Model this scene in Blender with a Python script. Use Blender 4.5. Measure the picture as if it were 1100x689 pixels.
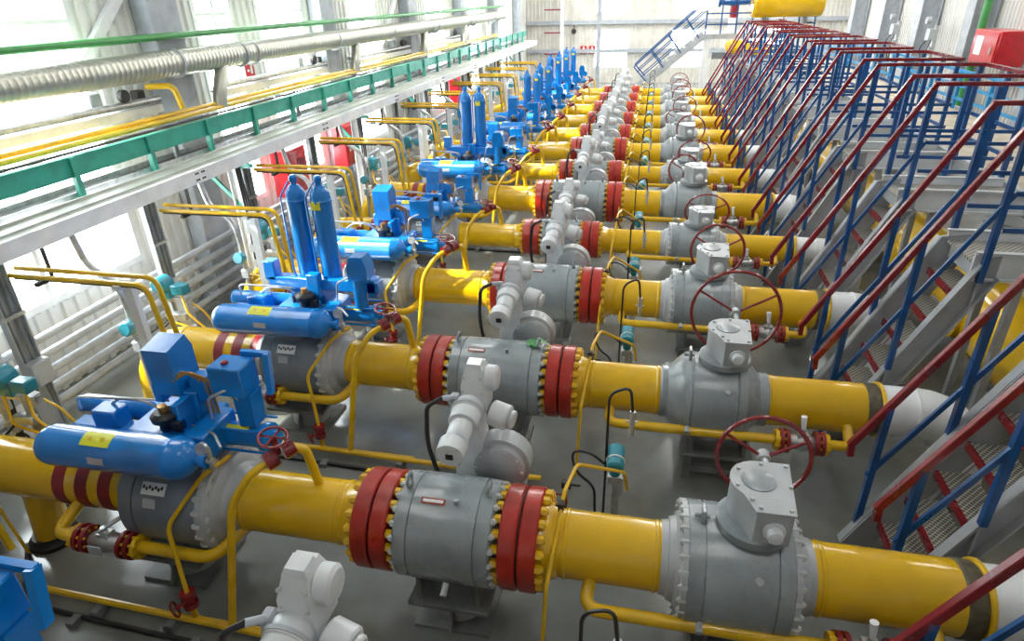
import bpy, bmesh, math, random
from mathutils import Vector, Matrix
random.seed(7)
for o in list(bpy.data.objects): bpy.data.objects.remove(o)
S = bpy.context.scene
COL = S.collection
PI = math.pi

# ------------------------------------------------------------------ camera
CAM_F, YAW, PITCH, ROLL, CAM_H = 680.2, -0.21728, 0.47206, -0.025795, 3.225
cd = bpy.data.cameras.new('camera'); cam = bpy.data.objects.new('camera', cd); COL.objects.link(cam)
fw = Vector((math.sin(YAW)*math.cos(PITCH), math.cos(YAW)*math.cos(PITCH), -math.sin(PITCH)))
rt = Vector((math.cos(YAW), -math.sin(YAW), 0)); up = rt.cross(fw)
r2 = rt*math.cos(ROLL) + up*math.sin(ROLL); u2 = up*math.cos(ROLL) - rt*math.sin(ROLL)
cam.matrix_world = Matrix(((r2.x, u2.x, -fw.x, 0), (r2.y, u2.y, -fw.y, 0), (r2.z, u2.z, -fw.z, CAM_H), (0, 0, 0, 1)))
cd.sensor_fit = 'HORIZONTAL'; cd.sensor_width = 36; cd.lens = CAM_F/1100*36; cd.clip_start = 0.05
S.camera = cam

# ------------------------------------------------------------------ light
w = bpy.data.worlds.new('world'); S.world = w; w.use_nodes = True
bg = w.node_tree.nodes['Background']; bg.inputs[0].default_value = (0.93, 0.97, 1.0, 1); bg.inputs[1].default_value = 14.0
sun = bpy.data.lights.new('sun', 'SUN'); sun.energy = 16; sun.angle = math.radians(1); sun.color = (1, .95, .86)
so = bpy.data.objects.new('sun', sun); COL.objects.link(so)
so.rotation_euler = Vector((0.80, 0.22, -0.72)).to_track_quat('-Z', 'Y').to_euler()
LAMP_W = 27
vs = S.view_settings
vs.view_transform = 'Standard'; vs.look = 'None'; vs.gamma = 1; vs.use_curve_mapping = False; vs.exposure = 0.05

# ------------------------------------------------------------------ materials
def mat(name, col, rough=.4, metal=0, var=.12, scale=6, coat=0, bump=0, bscale=60, dirt=None, rvar=0.08):
    m = bpy.data.materials.new(name); m.use_nodes = True
    nt = m.node_tree; b = nt.nodes['Principled BSDF']
    tc = nt.nodes.new('ShaderNodeTexCoord'); nz = nt.nodes.new('ShaderNodeTexNoise')
    nz.inputs['Scale'].default_value = scale; nz.inputs['Detail'].default_value = 6
    nt.links.new(tc.outputs['Object'], nz.inputs['Vector'])
    mx = nt.nodes.new('ShaderNodeMix'); mx.data_type = 'RGBA'
    c2 = dirt or tuple(c*(1-var*2) for c in col)
    mx.inputs[6].default_value = (*[min(1, c*(1+var*.5)) for c in col], 1); mx.inputs[7].default_value = (*c2, 1)
    rp = nt.nodes.new('ShaderNodeMapRange'); rp.inputs[1].default_value = .42; rp.inputs[2].default_value = .78
    nt.links.new(nz.outputs[0], rp.inputs[0]); nt.links.new(rp.outputs[0], mx.inputs[0]); nt.links.new(mx.outputs[2], b.inputs['Base Color'])
    r = nt.nodes.new('ShaderNodeMapRange'); r.inputs[3].default_value = max(.03, rough-rvar); r.inputs[4].default_value = rough+rvar
    nt.links.new(nz.outputs[0], r.inputs[0]); nt.links.new(r.outputs[0], b.inputs['Roughness'])
    b.inputs['Metallic'].default_value = metal; b.inputs['Coat Weight'].default_value = coat; b.inputs['Coat Roughness'].default_value = .12
    if bump:
        n2 = nt.nodes.new('ShaderNodeTexNoise'); n2.inputs['Scale'].default_value = bscale; n2.inputs['Detail'].default_value = 4
        nt.links.new(tc.outputs['Object'], n2.inputs['Vector'])
        bp = nt.nodes.new('ShaderNodeBump'); bp.inputs['Strength'].default_value = bump; bp.inputs['Distance'].default_value = .01
        nt.links.new(n2.outputs[0], bp.inputs['Height']); nt.links.new(bp.outputs[0], b.inputs['Normal'])
    return m
M = {}
M['yellow'] = mat('yellow_paint', (.74, .445, .003), .2, coat=.5, var=.08, scale=3, bump=.05, bscale=25)
M['yellow2'] = mat('yellow_tube_paint', (.72, .44, .006), .3, coat=.3)
M['red'] = mat('red_flange_paint', (.38, .020, .010), .3, coat=.3, var=.2)
M['maroon'] = mat('maroon_band_paint', (.23, .008, .014), .4)
M['railred'] = mat('red_rail_paint', (.21, .010, .014), .26, coat=.4, var=.2, scale=9)
M['blue'] = mat('blue_paint', (.003, .195, .60), .22, coat=.4, var=.12)
M['railblue'] = mat('navy_rail_paint', (.004, .070, .24), .3, coat=.3, var=.2)
M['lightblue'] = mat('sky_blue_paint', (.02, .30, .62), .4)
M['grey'] = mat('grey_valve_paint', (.26, .295, .31), .28, coat=.25, var=.2, scale=5)
M['dgrey'] = mat('slate_valve_paint', (.17, .20, .235), .34, coat=.3, var=.2, scale=5)
M['lgrey'] = mat('pale_grey_paint', (.40, .425, .44), .34, coat=.2)
M['nut'] = mat('grey_nut_paint', (.46, .48, .48), .4)
M['white'] = mat('white_paint', (.78, .80, .81), .4, coat=.2, var=.08)
M['actwhite'] = mat('white_actuator_paint', (.66, .69, .71), .36, coat=.3, var=.1)
M['steel'] = mat('galvanised_steel', (.55, .56, .56), .36, metal=.75, var=.2, scale=14)
M['duct'] = mat('spiral_duct_steel', (.50, .50, .43), .36, metal=.8, var=.06, scale=4)
M['structural'] = mat('structural_grey', (.42, .45, .49), .5, var=.12)
M['stringer'] = mat('stringer_grey_paint', (.33, .345, .36), .36, coat=.2, var=.15, scale=6)
M['support'] = mat('support_dark_grey', (.16, .17, .165), .5, var=.25)
M['black'] = mat('black_rubber', (.012, .012, .013), .45)
M['dark'] = mat('dark_gasket', (.03, .028, .026), .6)
M['joint'] = mat('insulating_joint_bitumen', (.10, .085, .05), .5, var=.5, scale=22, dirt=(.03, .028, .02), bump=.3, bscale=40)
M['teal'] = mat('teal_transmitter_paint', (.02, .25, .33), .35, coat=.3)
M['green'] = mat('sea_green_rail_paint', (.035, .33, .24), .42, coat=.2)
M['grass'] = mat('green_fire_pipe_paint', (.05, .30, .07), .4, coat=.2)
M['cabinet'] = mat('fire_red_enamel', (.55, .012, .02), .3, coat=.4)
M['label'] = mat('yellow_sticker', (.72, .72, .03), .45, var=.05)
M['plate'] = mat('white_label', (.82, .84, .84), .45, var=.05)
M['copper'] = mat('brass_fitting', (.45, .24, .06), .35, metal=.7)
M['concrete'] = mat('concrete_slab', (.46, .40, .30), .7, var=.25, scale=4)
# painted floor: glossy grey-green with scuffs
M['floor'] = mat('painted_concrete_floor', (.165, .175, .165), .15, coat=.4, var=.22, scale=2.2, dirt=(.115, .115, .092), bump=.06, bscale=9, rvar=.1)
M['wall'] = mat('corrugated_wall_white', (.74, .74, .72), .5, var=.08, scale=2)
M['farwall'] = mat('corrugated_wall_ivory', (.66, .64, .58), .55, var=.1, scale=2)
M['ceil'] = mat('ceiling_sheet', (.7, .7, .7), .6)
def grating(name, c1, c2, sc):
    m = bpy.data.materials.new(name); m.use_nodes = True; nt = m.node_tree; b = nt.nodes['Principled BSDF']
    tc = nt.nodes.new('ShaderNodeTexCoord'); mp = nt.nodes.new('ShaderNodeMapping'); mp.inputs['Rotation'].default_value = (0, 0, PI/4); mp.inputs['Scale'].default_value = (sc, sc*1.0, sc)
    ck = nt.nodes.new('ShaderNodeTexBrick'); ck.inputs['Scale'].default_value = 1; ck.offset = 0
    ck.inputs['Color1'].default_value = (*c2, 1); ck.inputs['Color2'].default_value = (*c2, 1); ck.inputs['Mortar'].default_value = (*c1, 1)
    ck.inputs['Mortar Size'].default_value = .14; ck.inputs['Brick Width'].default_value = 1; ck.inputs['Row Height'].default_value = 1
    nt.links.new(tc.outputs['Object'], mp.inputs[0]); nt.links.new(mp.outputs[0], ck.inputs['Vector']); nt.links.new(ck.outputs['Color'], b.inputs['Base Color'])
    bp = nt.nodes.new('ShaderNodeBump'); bp.inputs['Strength'].default_value = .5; bp.inputs['Distance'].default_value = .006
    nt.links.new(ck.outputs['Fac'], bp.inputs['Height']); nt.links.new(bp.outputs[0], b.inputs['Normal'])
    b.inputs['Roughness'].default_value = .45; b.inputs['Metallic'].default_value = .3
    return m
M['tray'] = mat('tray_cover_grey', (.50, .52, .47), .45, var=.15, scale=3)
M['tread'] = grating('expanded_metal_tread', (.55, .53, .46), (.10, .10, .085), 42)
M['deck'] = grating('expanded_metal_deck', (.50, .48, .42), (.12, .115, .10), 36)
gm = bpy.data.materials.new('window_glass'); gm.use_nodes = True
nt = gm.node_tree; nt.nodes.clear(); out = nt.nodes.new('ShaderNodeOutputMaterial'); mixs = nt.nodes.new('ShaderNodeMixShader')
tr = nt.nodes.new('ShaderNodeBsdfTransparent'); tr.inputs[0].default_value = (.95, .97, .97, 1); gl = nt.nodes.new('ShaderNodeBsdfGlossy'); gl.inputs['Roughness'].default_value = .05
mixs.inputs[0].default_value = .05; nt.links.new(tr.outputs[0], mixs.inputs[1]); nt.links.new(gl.outputs[0], mixs.inputs[2]); nt.links.new(mixs.outputs[0], out.inputs[0])
M['glass'] = gm
lm = bpy.data.materials.new('lamp_diffuser'); lm.use_nodes = True
lm.node_tree.nodes['Principled BSDF'].inputs['Emission Color'].default_value = (1, .98, .94, 1); lm.node_tree.nodes['Principled BSDF'].inputs['Emission Strength'].default_value = 5
M['lamp'] = lm

# ------------------------------------------------------------------ mesh builder
def V(*a): return Vector(a)
def frame(d):
    d = d.normalized(); a = V(0, 0, 1) if abs(d.z) < .9 else V(1, 0, 0)
    u = a.cross(d).normalized(); return d, u, d.cross(u)
def fillet(path, r, n=5):
    P = [Vector(p) for p in path]; out = [P[0]]
    for i in range(1, len(P)-1):
        a, b, c = P[i-1], P[i], P[i+1]; d1 = (a-b); d2 = (c-b); l = min(r, d1.length*.48, d2.length*.48)
        p, q = b+d1.normalized()*l, b+d2.normalized()*l
        for k in range(n+1):
            t = k/n; out.append(p*(1-t)**2 + b*2*t*(1-t) + q*t*t)
    out.append(P[-1]); return out
class MB:
    def __init__(s): s.v = []; s.f = []
    def add(s, vs, fs):
        n = len(s.v); s.v += [tuple(p) for p in vs]; s.f += [tuple(i+n for i in f) for f in fs]
    def box(s, c, d, rot=None, ch=0):
        c = Vector(c); hx, hy, hz = d[0]/2, d[1]/2, d[2]/2
        R = rot or Matrix.Identity(3)
        if not ch:
            vs = [c + R @ V(x*hx, y*hy, z*hz) for x in (-1, 1) for y in (-1, 1) for z in (-1, 1)]
            s.add(vs, [(0, 1, 3, 2), (4, 6, 7, 5), (0, 4, 5, 1), (2, 3, 7, 6), (0, 2, 6, 4), (1, 5, 7, 3)])
        else:
            ps = []
            for x in (-1, 1):
                for y in (-1, 1):
                    for z in (-1, 1):
                        for k in range(3):
                            q = [x*hx, y*hy, z*hz]
                            for j in range(3):
                                if j != k: q[j] -= (x, y, z)[j]*ch
                            ps.append(c + R @ Vector(q))
            s.hull(ps)
    def bar(s, a, b, wd, ht, ch=0):       # rectangular bar from a to b; wd sideways, ht in the vertical plane
        a, b = Vector(a), Vector(b); d = (b-a); L = d.length; d.normalize()
        side = V(0, 0, 1).cross(d) if abs(d.z) < .98 else V(0, 1, 0)
        side.normalize(); upv = d.cross(side)
        R = Matrix((d, side, upv)).transposed()
        s.box((a+b)/2, (L, wd, ht), R, ch)
    def hull(s, ps):
        bm = bmesh.new(); vs = [bm.verts.new(p) for p in ps]
        r = bmesh.ops.convex_hull(bm, input=vs); 
        bmesh.ops.dissolve_limit(bm, angle_limit=.02, verts=bm.verts, edges=bm.edges)
        bm.verts.index_update(); used = {v.index for f in bm.faces for v in f.verts}
        mp = {}; vl = []
        for v in bm.verts:
            if v.index in used: mp[v.index] = len(vl); vl.append(v.co.copy())
        s.add(vl, [tuple(mp[v.index] for v in f.verts) for f in bm.faces]); bm.free()
    def lathe(s, p0, axis, prof, seg=24, u=None, caps=True):
        p0 = Vector(p0); d, a, b = frame(Vector(axis)); vs = []; fs = []
        for (t, r) in prof:
            for k in range(seg):
                an = 2*PI*k/seg; vs.append(p0 + d*t + (a*math.cos(an) + b*math.sin(an))*r)
        for i in range(len(prof)-1):
            for k in range(seg):
                k2 = (k+1) % seg; fs.append((i*seg+k, i*seg+k2, (i+1)*seg+k2, (i+1)*seg+k))
        if caps:
            if prof[0][1] > 1e-4: fs.append(tuple(reversed(range(seg))))
            if prof[-1][1] > 1e-4: fs.append(tuple(range((len(prof)-1)*seg, len(prof)*seg)))
        s.add(vs, fs)
    def cyl(s, a, b, r, r1=None, seg=16):
        a, b = Vector(a), Vector(b); s.lathe(a, b-a, [(0, r), ((b-a).length, r if r1 is None else r1)], seg)
    def ccyl(s, a, b, r, c=.01, seg=20):
        a, b = Vector(a), Vector(b); L = (b-a).length; s.lathe(a, b-a, [(0, r-c), (c, r), (L-c, r), (L, r-c)], seg)
    def tube(s, path, r, seg=8, fr=0, n=5):
        P = fillet(path, fr, n) if fr else [Vector(p) for p in path]
        vs = []; fs = []; d0, u, w_ = frame(P[1]-P[0])
        for i, p in enumerate(P):
            if i == 0: d = (P[1]-P[0]).normalized()
            elif i == len(P)-1: d = (P[-1]-P[-2]).normalized()
            else: d = ((P[i]-P[i-1]).normalized() + (P[i+1]-P[i]).normalized()).normalized()
            u = (u - d*u.dot(d)).normalized(); w_ = d.cross(u)
            for k in range(seg):
                an = 2*PI*k/seg; vs.append(p + (u*math.cos(an) + w_*math.sin(an))*r)
        for i in range(len(P)-1):
            for k in range(seg):
                k2 = (k+1) % seg; fs.append((i*seg+k, i*seg+k2, (i+1)*seg+k2, (i+1)*seg+k))
        fs.append(tuple(reversed(range(seg)))); fs.append(tuple(range((len(P)-1)*seg, len(P)*seg)))
        s.add(vs, fs)
    def torus(s, c, nrm, R, r, seg=32, ms=8):
        c = Vector(c); d, a, b = frame(Vector(nrm)); vs = []; fs = []
        for i in range(seg):
            an = 2*PI*i/seg; e = a*math.cos(an) + b*math.sin(an)
            for k in range(ms):
                q = 2*PI*k/ms; vs.append(c + e*(R + r*math.cos(q)) + d*r*math.sin(q))
        for i in range(seg):
            for k in range(ms):
                i2, k2 = (i+1) % seg, (k+1) % ms; fs.append((i*ms+k, i2*ms+k, i2*ms+k2, i*ms+k2))
        s.add(vs, fs)
    def prism(s, pts, off):     # polygon pts (3D), extruded by vector off
        n = len(pts); off = Vector(off); vs = [Vector(p) for p in pts] + [Vector(p)+off for p in pts]
        s.add(vs, [tuple(reversed(range(n))), tuple(range(n, 2*n))] + [(i, (i+1) % n, n+(i+1) % n, n+i) for i in range(n)])
    def ring_bolts(s, x, y, z, R, n, r, L, ph=0):
        for k in range(n):
            a = 2*PI*(k+ph)/n; s.cyl((x-L/2, y+R*math.cos(a), z+R*math.sin(a)), (x+L/2, y+R*math.cos(a), z+R*math.sin(a)), r, seg=6)
    def mesh(s, name, m, shift=(0, 0, 0)):
        me = bpy.data.meshes.new(name); sh = Vector(shift)
        me.from_pydata([tuple(Vector(p)-sh) for p in s.v], [], s.f)
        bm = bmesh.new(); bm.from_mesh(me); bmesh.ops.recalc_face_normals(bm, faces=bm.faces); bm.to_mesh(me); bm.free()
        me.shade_smooth(); me.set_sharp_from_angle(angle=math.radians(38)); me.materials.append(M[m]); return me
MC = {}; ORG = {}
def thing(name, label, cat, loc=(0, 0, 0), group=None, scale=(1, 1, 1), org=None):
    o = bpy.data.objects.new(name, None); COL.objects.link(o); o.location = loc; o.scale = scale; o.empty_display_size = .1
    o['label'] = label; o['category'] = cat
    if group: o['group'] = group
    ORG[o] = org if org is not None else tuple(loc); return o
def part(name, key, fn, m, parent, kind=None):
    r = parent
    while r not in ORG: r = r.parent
    k = (key, ORG[r], m)
    if k not in MC:
        mb = MB(); fn(mb); MC[k] = mb.mesh(name, m, ORG[r])
    o = bpy.data.objects.new(name, MC[k]); COL.objects.link(o); o.parent = parent
    if kind: o['kind'] = kind
    return o
def solo(name, fn, m, label=None, cat=None, group=None, kind=None, org=(0, 0, 0), parent=None):
    mb = MB(); fn(mb); o = bpy.data.objects.new(name, mb.mesh(name, m, org)); COL.objects.link(o); o.location = org
    if parent: o.parent = parent
    if label: o['label'] = label
    if cat: o['category'] = cat
    if group: o['group'] = group
    if kind: o['kind'] = kind
    return o

# ================================================================== SETTING
ORDN = ['thirteenth', 'twelfth', 'eleventh', 'tenth', 'ninth', 'eighth', 'seventh', 'sixth', 'fifth', 'fourth', 'third', 'second', 'first']
XL, XR, YF, YN, ZC = -5.3, 6.9, 28.0, -3.0, 6.0
solo('floor', lambda b: b.box(((XL+XR)/2, (YF+YN)/2, -.1), (XR-XL+1, YF-YN+1, .2)), 'floor', 'glossy grey painted concrete floor under the pipe rows', None, kind='structure')
def corr(b, p0, p1, z0, z1, nrm, pitch=.15, dep=.03):
    p0, p1 = V(*p0, 0), V(*p1, 0); L = (p1-p0).length; d = (p1-p0).normalized(); nv = V(*nrm, 0); pts = []; t = 0
    while t < L - 1e-6:
        for (a, h) in ((0, 0), (.42, 0), (.5, 1), (.9, 1)):
            q = t + a*pitch
            if q < L: pts.append((q, h*dep))
        t += pitch
    pts.append((L, pts[-1][1]))
    vs = []
    for q, h in pts:
        e = p0 + d*q + nv*h; vs += [V(e.x, e.y, z0), V(e.x, e.y, z1)]
    b.add(vs, [(2*i, 2*i+2, 2*i+3, 2*i+1) for i in range(len(pts)-1)])
# left wall: window openings between the columns
LW = [(3.1, 5.5), (7.2, 8.0), (8.5, 9.8), (11.3, 12.6), (15.4, 16.9), (19.2, 20.6), (23.2, 24.6)]
WZ0, WZ1 = .78, 4.3
def leftwall(b):
    y = YN
    for a, c in LW:
        corr(b, (XL, y), (XL, a), 0, ZC, (1, 0)); corr(b, (XL, a), (XL, c), 0, WZ0, (1, 0)); corr(b, (XL, a), (XL, c), WZ1, ZC, (1, 0)); y = c
    corr(b, (XL, y), (XL, YF), 0, ZC, (1, 0))
    b.box((XL-.06, (YN+LW[0][0])/2, ZC/2), (.08, LW[0][0]-YN, ZC))
    y = LW[0][1]
    for a, c in LW[1:] + [(YF, YF)]:
        b.box((XL-.06, (y+a)/2, ZC/2), (.08, a-y, ZC)); y = c
    for a, c in LW:
        b.box((XL-.06, (a+c)/2, WZ0/2), (.08, c-a, WZ0)); b.box((XL-.06, (a+c)/2, (WZ1+ZC)/2), (.08, c-a, ZC-WZ1))
solo('wall_left', leftwall, 'wall', 'white ribbed metal wall with tall windows behind the duct', None, kind='structure')
FW = [(-2.5, -1.1), (.5, 2.0), (3.4, 4.8)]; FZ = [(.55, 2.0), (2.55, 4.6)]
def farwall(b):
    x = XL
    for a, c in FW + [(XR, XR)]:
        corr(b, (x, YF), (a, YF), 0, ZC, (0, -1)); b.box(((x+a)/2, YF+.06, ZC/2), (a-x, .08, ZC)); 
        if a < XR:
            for z0, z1 in ((0, FZ[0][0]), (FZ[0][1], FZ[1][0]), (FZ[1][1], ZC)):
                corr(b, (a, YF), (c, YF), z0, z1, (0, -1)); b.box(((a+c)/2, YF+.06, (z0+z1)/2), (c-a, .08, z1-z0))
        x = c
solo('wall_far', farwall, 'farwall', 'ivory ribbed metal end wall with square windows', None, kind='structure')
def rightwall(b):
    corr(b, (XR, YN), (XR, YF), 0, ZC, (-1, 0)); b.box((XR+.06, (YN+YF)/2, ZC/2), (.08, YF-YN, ZC))
solo('wall_right', rightwall, 'wall', 'pale ribbed metal wall beyond the raised walkway', None, kind='structure')
solo('wall_near', lambda b: b.box(((XL+XR)/2, YN-.05, ZC/2), (XR-XL, .1, ZC)), 'wall', 'plain pale metal wall closing the near end of the hall', None, kind='structure')
solo('ceiling', lambda b: b.box(((XL+XR)/2, (YF+YN)/2, ZC+.05), (XR-XL+.2, YF-YN+.2, .1)), 'ceil', 'pale sheet ceiling over the pipe hall', None, kind='structure')
wn = 0
def window(a, b_, z0, z1, side, nm, nz):
    global wn; wn += 1
    def P(u, z, dep=0): return (XL-.03+dep, u, z) if side == 'L' else (u, YF+.03-dep, z)
    def fr(b):
        t = .07
        def seg(u0, u1, za, zb):
            c = P((u0+u1)/2, (za+zb)/2, .01); d = (.08, abs(u1-u0), abs(zb-za)) if side == 'L' else (abs(u1-u0), .08, abs(zb-za)); b.box(c, d)
        seg(a, b_, z0, z0+t); seg(a, b_, z1-t, z1); seg(a, a+t, z0+t, z1-t); seg(b_-t, b_, z0+t, z1-t)
        for k in range(1, nm): u = a+(b_-a)*k/nm; seg(u-.025, u+.025, z0+t, z1-t)
        for k in range(1, nz):
            z = z0+(z1-z0)*k/nz
            for j in range(nm):
                ua = a+(b_-a)*j/nm + (.025 if j else t); ub = a+(b_-a)*(j+1)/nm - (.025 if j < nm-1 else t); seg(ua, ub, z-.02, z+.02)
    o = solo('window_%d' % wn, fr, 'white', kind='structure')
    for j in range(nm):
        for k in range(nz):
            ua = a+(b_-a)*j/nm+.02; ub = a+(b_-a)*(j+1)/nm-.02; za = z0+(z1-z0)*k/nz+.02; zb = z0+(z1-z0)*(k+1)/nz-.02
            c = P((ua+ub)/2, (za+zb)/2, -.02); d = (.006, ub-ua, zb-za) if side == 'L' else (ub-ua, .006, zb-za)
            solo('pane', lambda b: b.box(c, d), 'glass', parent=o)
for a, c in LW: window(a, c, WZ0, WZ1, 'L', 2, 3)
for a, c in FW:
    for z0, z1 in FZ: window(a, c, z0, z1, 'F', 1, 1)
# steel columns, girts and bracing on the walls
def ibeam_col(b, x, y, wx, wy, h, axis='x'):
    b.box((x, y, h/2), (wx, .03, h)); b.box((x-wx/2, y, h/2), (.03, wy, h)); b.box((x+wx/2, y, h/2), (.03, wy, h))
for i, y in enumerate((2.75, 6.45, 10.15, 14.0, 17.9, 21.7, 25.5)):
    o = solo('wall_column', lambda b: (b.box((XL+.145, y, 3), (.21, .46, 6), ch=.012), b.box((XL+.15, y, .03), (.24, .6, .06))), 'structural', 'blue-grey steel column against the windowed wall, %s column from far wall' % ORDN[i+6], 'column', 'columns along the windowed wall', org=(XL+.145, y, 0))
for i, y in enumerate((9.5, 13.3, 16.4, 19.4, 22.4, 25.6)):
    solo('wall_column', lambda b: (ibeam_col(b, XR-.3, y, .42, .36, 6), b.box((XR-.3, y, .03), (.55, .5, .06))), 'structural', 'grey I-section column beyond the walkway, %s column from far wall' % ORDN[i+7], 'column', 'columns along the walkway wall', org=(XR-.3, y, 0))
for z in (1.25, 2.3):
    solo('wall_girt', lambda b: (b.box(((XL+XR)/2, YF-.1, z), (XR-XL-.2, .1, .06)), b.box(((XL+XR)/2, YF-.13, z-.06), (XR-XL-.2, .03, .1))), 'structural', ('horizontal steel girt across the far end wall below the square windows' if z < 2 else 'horizontal steel girt across the far end wall between two window rows'), 'girt', org=(0, YF-.1, z))
for k, z in enumerate((.12, .27, .42, .57, .72)):
    solo('wall_rail', lambda b: b.ccyl((XL+.33, -1, z), (XL+.33, 24, z), .038, .004, 12), 'structural', '%s horizontal heating pipe from the floor along the windowed wall' % ('first', 'second', 'third', 'fourth', 'fifth')[k], 'heating pipe', org=(XL+.33, 10, z))
for (ya, yb) in ((3.1, 6.15), (10.5, 13.7), (18.25, 21.4)):
    solo('brace', lambda b: (b.bar((XL+.07, ya, .8), (XL+.07, yb, 3.4), .06, .1), b.box((XL+.07, ya+.05, .82), (.06, .2, .2))), 'white', 'pale diagonal brace between columns on the windowed wall, %s brace from far wall' % {3.1: 'third', 10.5: 'second'}.get(ya, 'first'), 'brace', 'diagonal wall braces', org=(XL+.16, (ya+yb)/2, 0))
# lamps under the ceiling
for i in range(7):
    for x in (-2.6, 1.2, 4.6):
        y = .5 + i*4.1
        t = thing('ceiling_lamp', '%s strip lamp from the far wall under the ceiling above the %s' % (ORDN[i+6], {-2.6: 'blue actuators', 1.2: 'geared valves', 4.6: 'walkway'}[x]), 'lamp', (x, y, ZC-.25), 'ceiling strip lamps')
        part('housing', ('lamp', x, y), lambda b: b.box((x, y, ZC-.2), (.34, 2.4, .08), ch=.01), 'white', t)
        part('diffuser', ('diff', x, y), lambda b: b.box((x, y, ZC-.248), (.28, 2.3, .012)), 'lamp', t)
        part('hanger', ('hang', x, y), lambda b: (b.cyl((x, y-.8, ZC-.16), (x, y-.8, ZC), .01), b.cyl((x, y+.8, ZC-.16), (x, y+.8, ZC), .01)), 'steel', t)
        al = bpy.data.lights.new('lamp_light', 'AREA'); al.shape = 'RECTANGLE'; al.size = .28; al.size_y = 2.3; al.color = (1, .98, .94)
        al.energy = LAMP_W*(.55, .7, 1.5, 2.6, 3.6, 4.4, 5.0)[i]; lo = bpy.data.objects.new('lamp_light', al); COL.objects.link(lo); lo.location = (x, y, ZC-.26)

# ================================================================== PIPE ROWS
ZP = .625; PR = .178
ROWY = [.97] + [2.465 + 1.58*i for i in range(12)]
RS = [1, 1, 1, 1, .8, 1.03, .8, 1, .86, .86, .9, .86, .86]
TWIN = {2, 5, 8, 9, 10, 11, 12}
TAPER = {2, 5, 7, 9, 11}
def rowtag(i): return 'in %s pipe row from far wall' % ORDN[i]

def pipe_seg(b, x0, x1, r=PR, seg=32): b.lathe((x0, 0, ZP), (1, 0, 0), [(0, r), (x1-x0, r)], seg)
def flange_disc(b, x0, x1, R=.275):
    c = .008; b.lathe((x0, 0, ZP), (1, 0, 0), [(0, R-c), (c, R), (x1-x0-c, R), (x1-x0, R-c)], 40)
def bolts_on(flange, i, key, x, R, n, r, L, m):
    if i in (1, 2):
        for k in range(n):
            a = 2*PI*(k+.5)/n
            part('bolt', ('bolt', key, k), lambda b: (b.cyl((x-L/2, R*math.cos(a), ZP+R*math.sin(a)), (x+L/2, R*math.cos(a), ZP+R*math.sin(a)), r, seg=6),
                 b.cyl((x-L/2-.009, R*math.cos(a), ZP+R*math.sin(a)), (x+L/2+.009, R*math.cos(a), ZP+R*math.sin(a)), r*.55, seg=8)), m, flange)
    else:
        part('bolts', ('bolts', key), lambda b: b.ring_bolts(x, 0, ZP, R, n, r, L, .5), m, flange, 'stuff')

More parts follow.
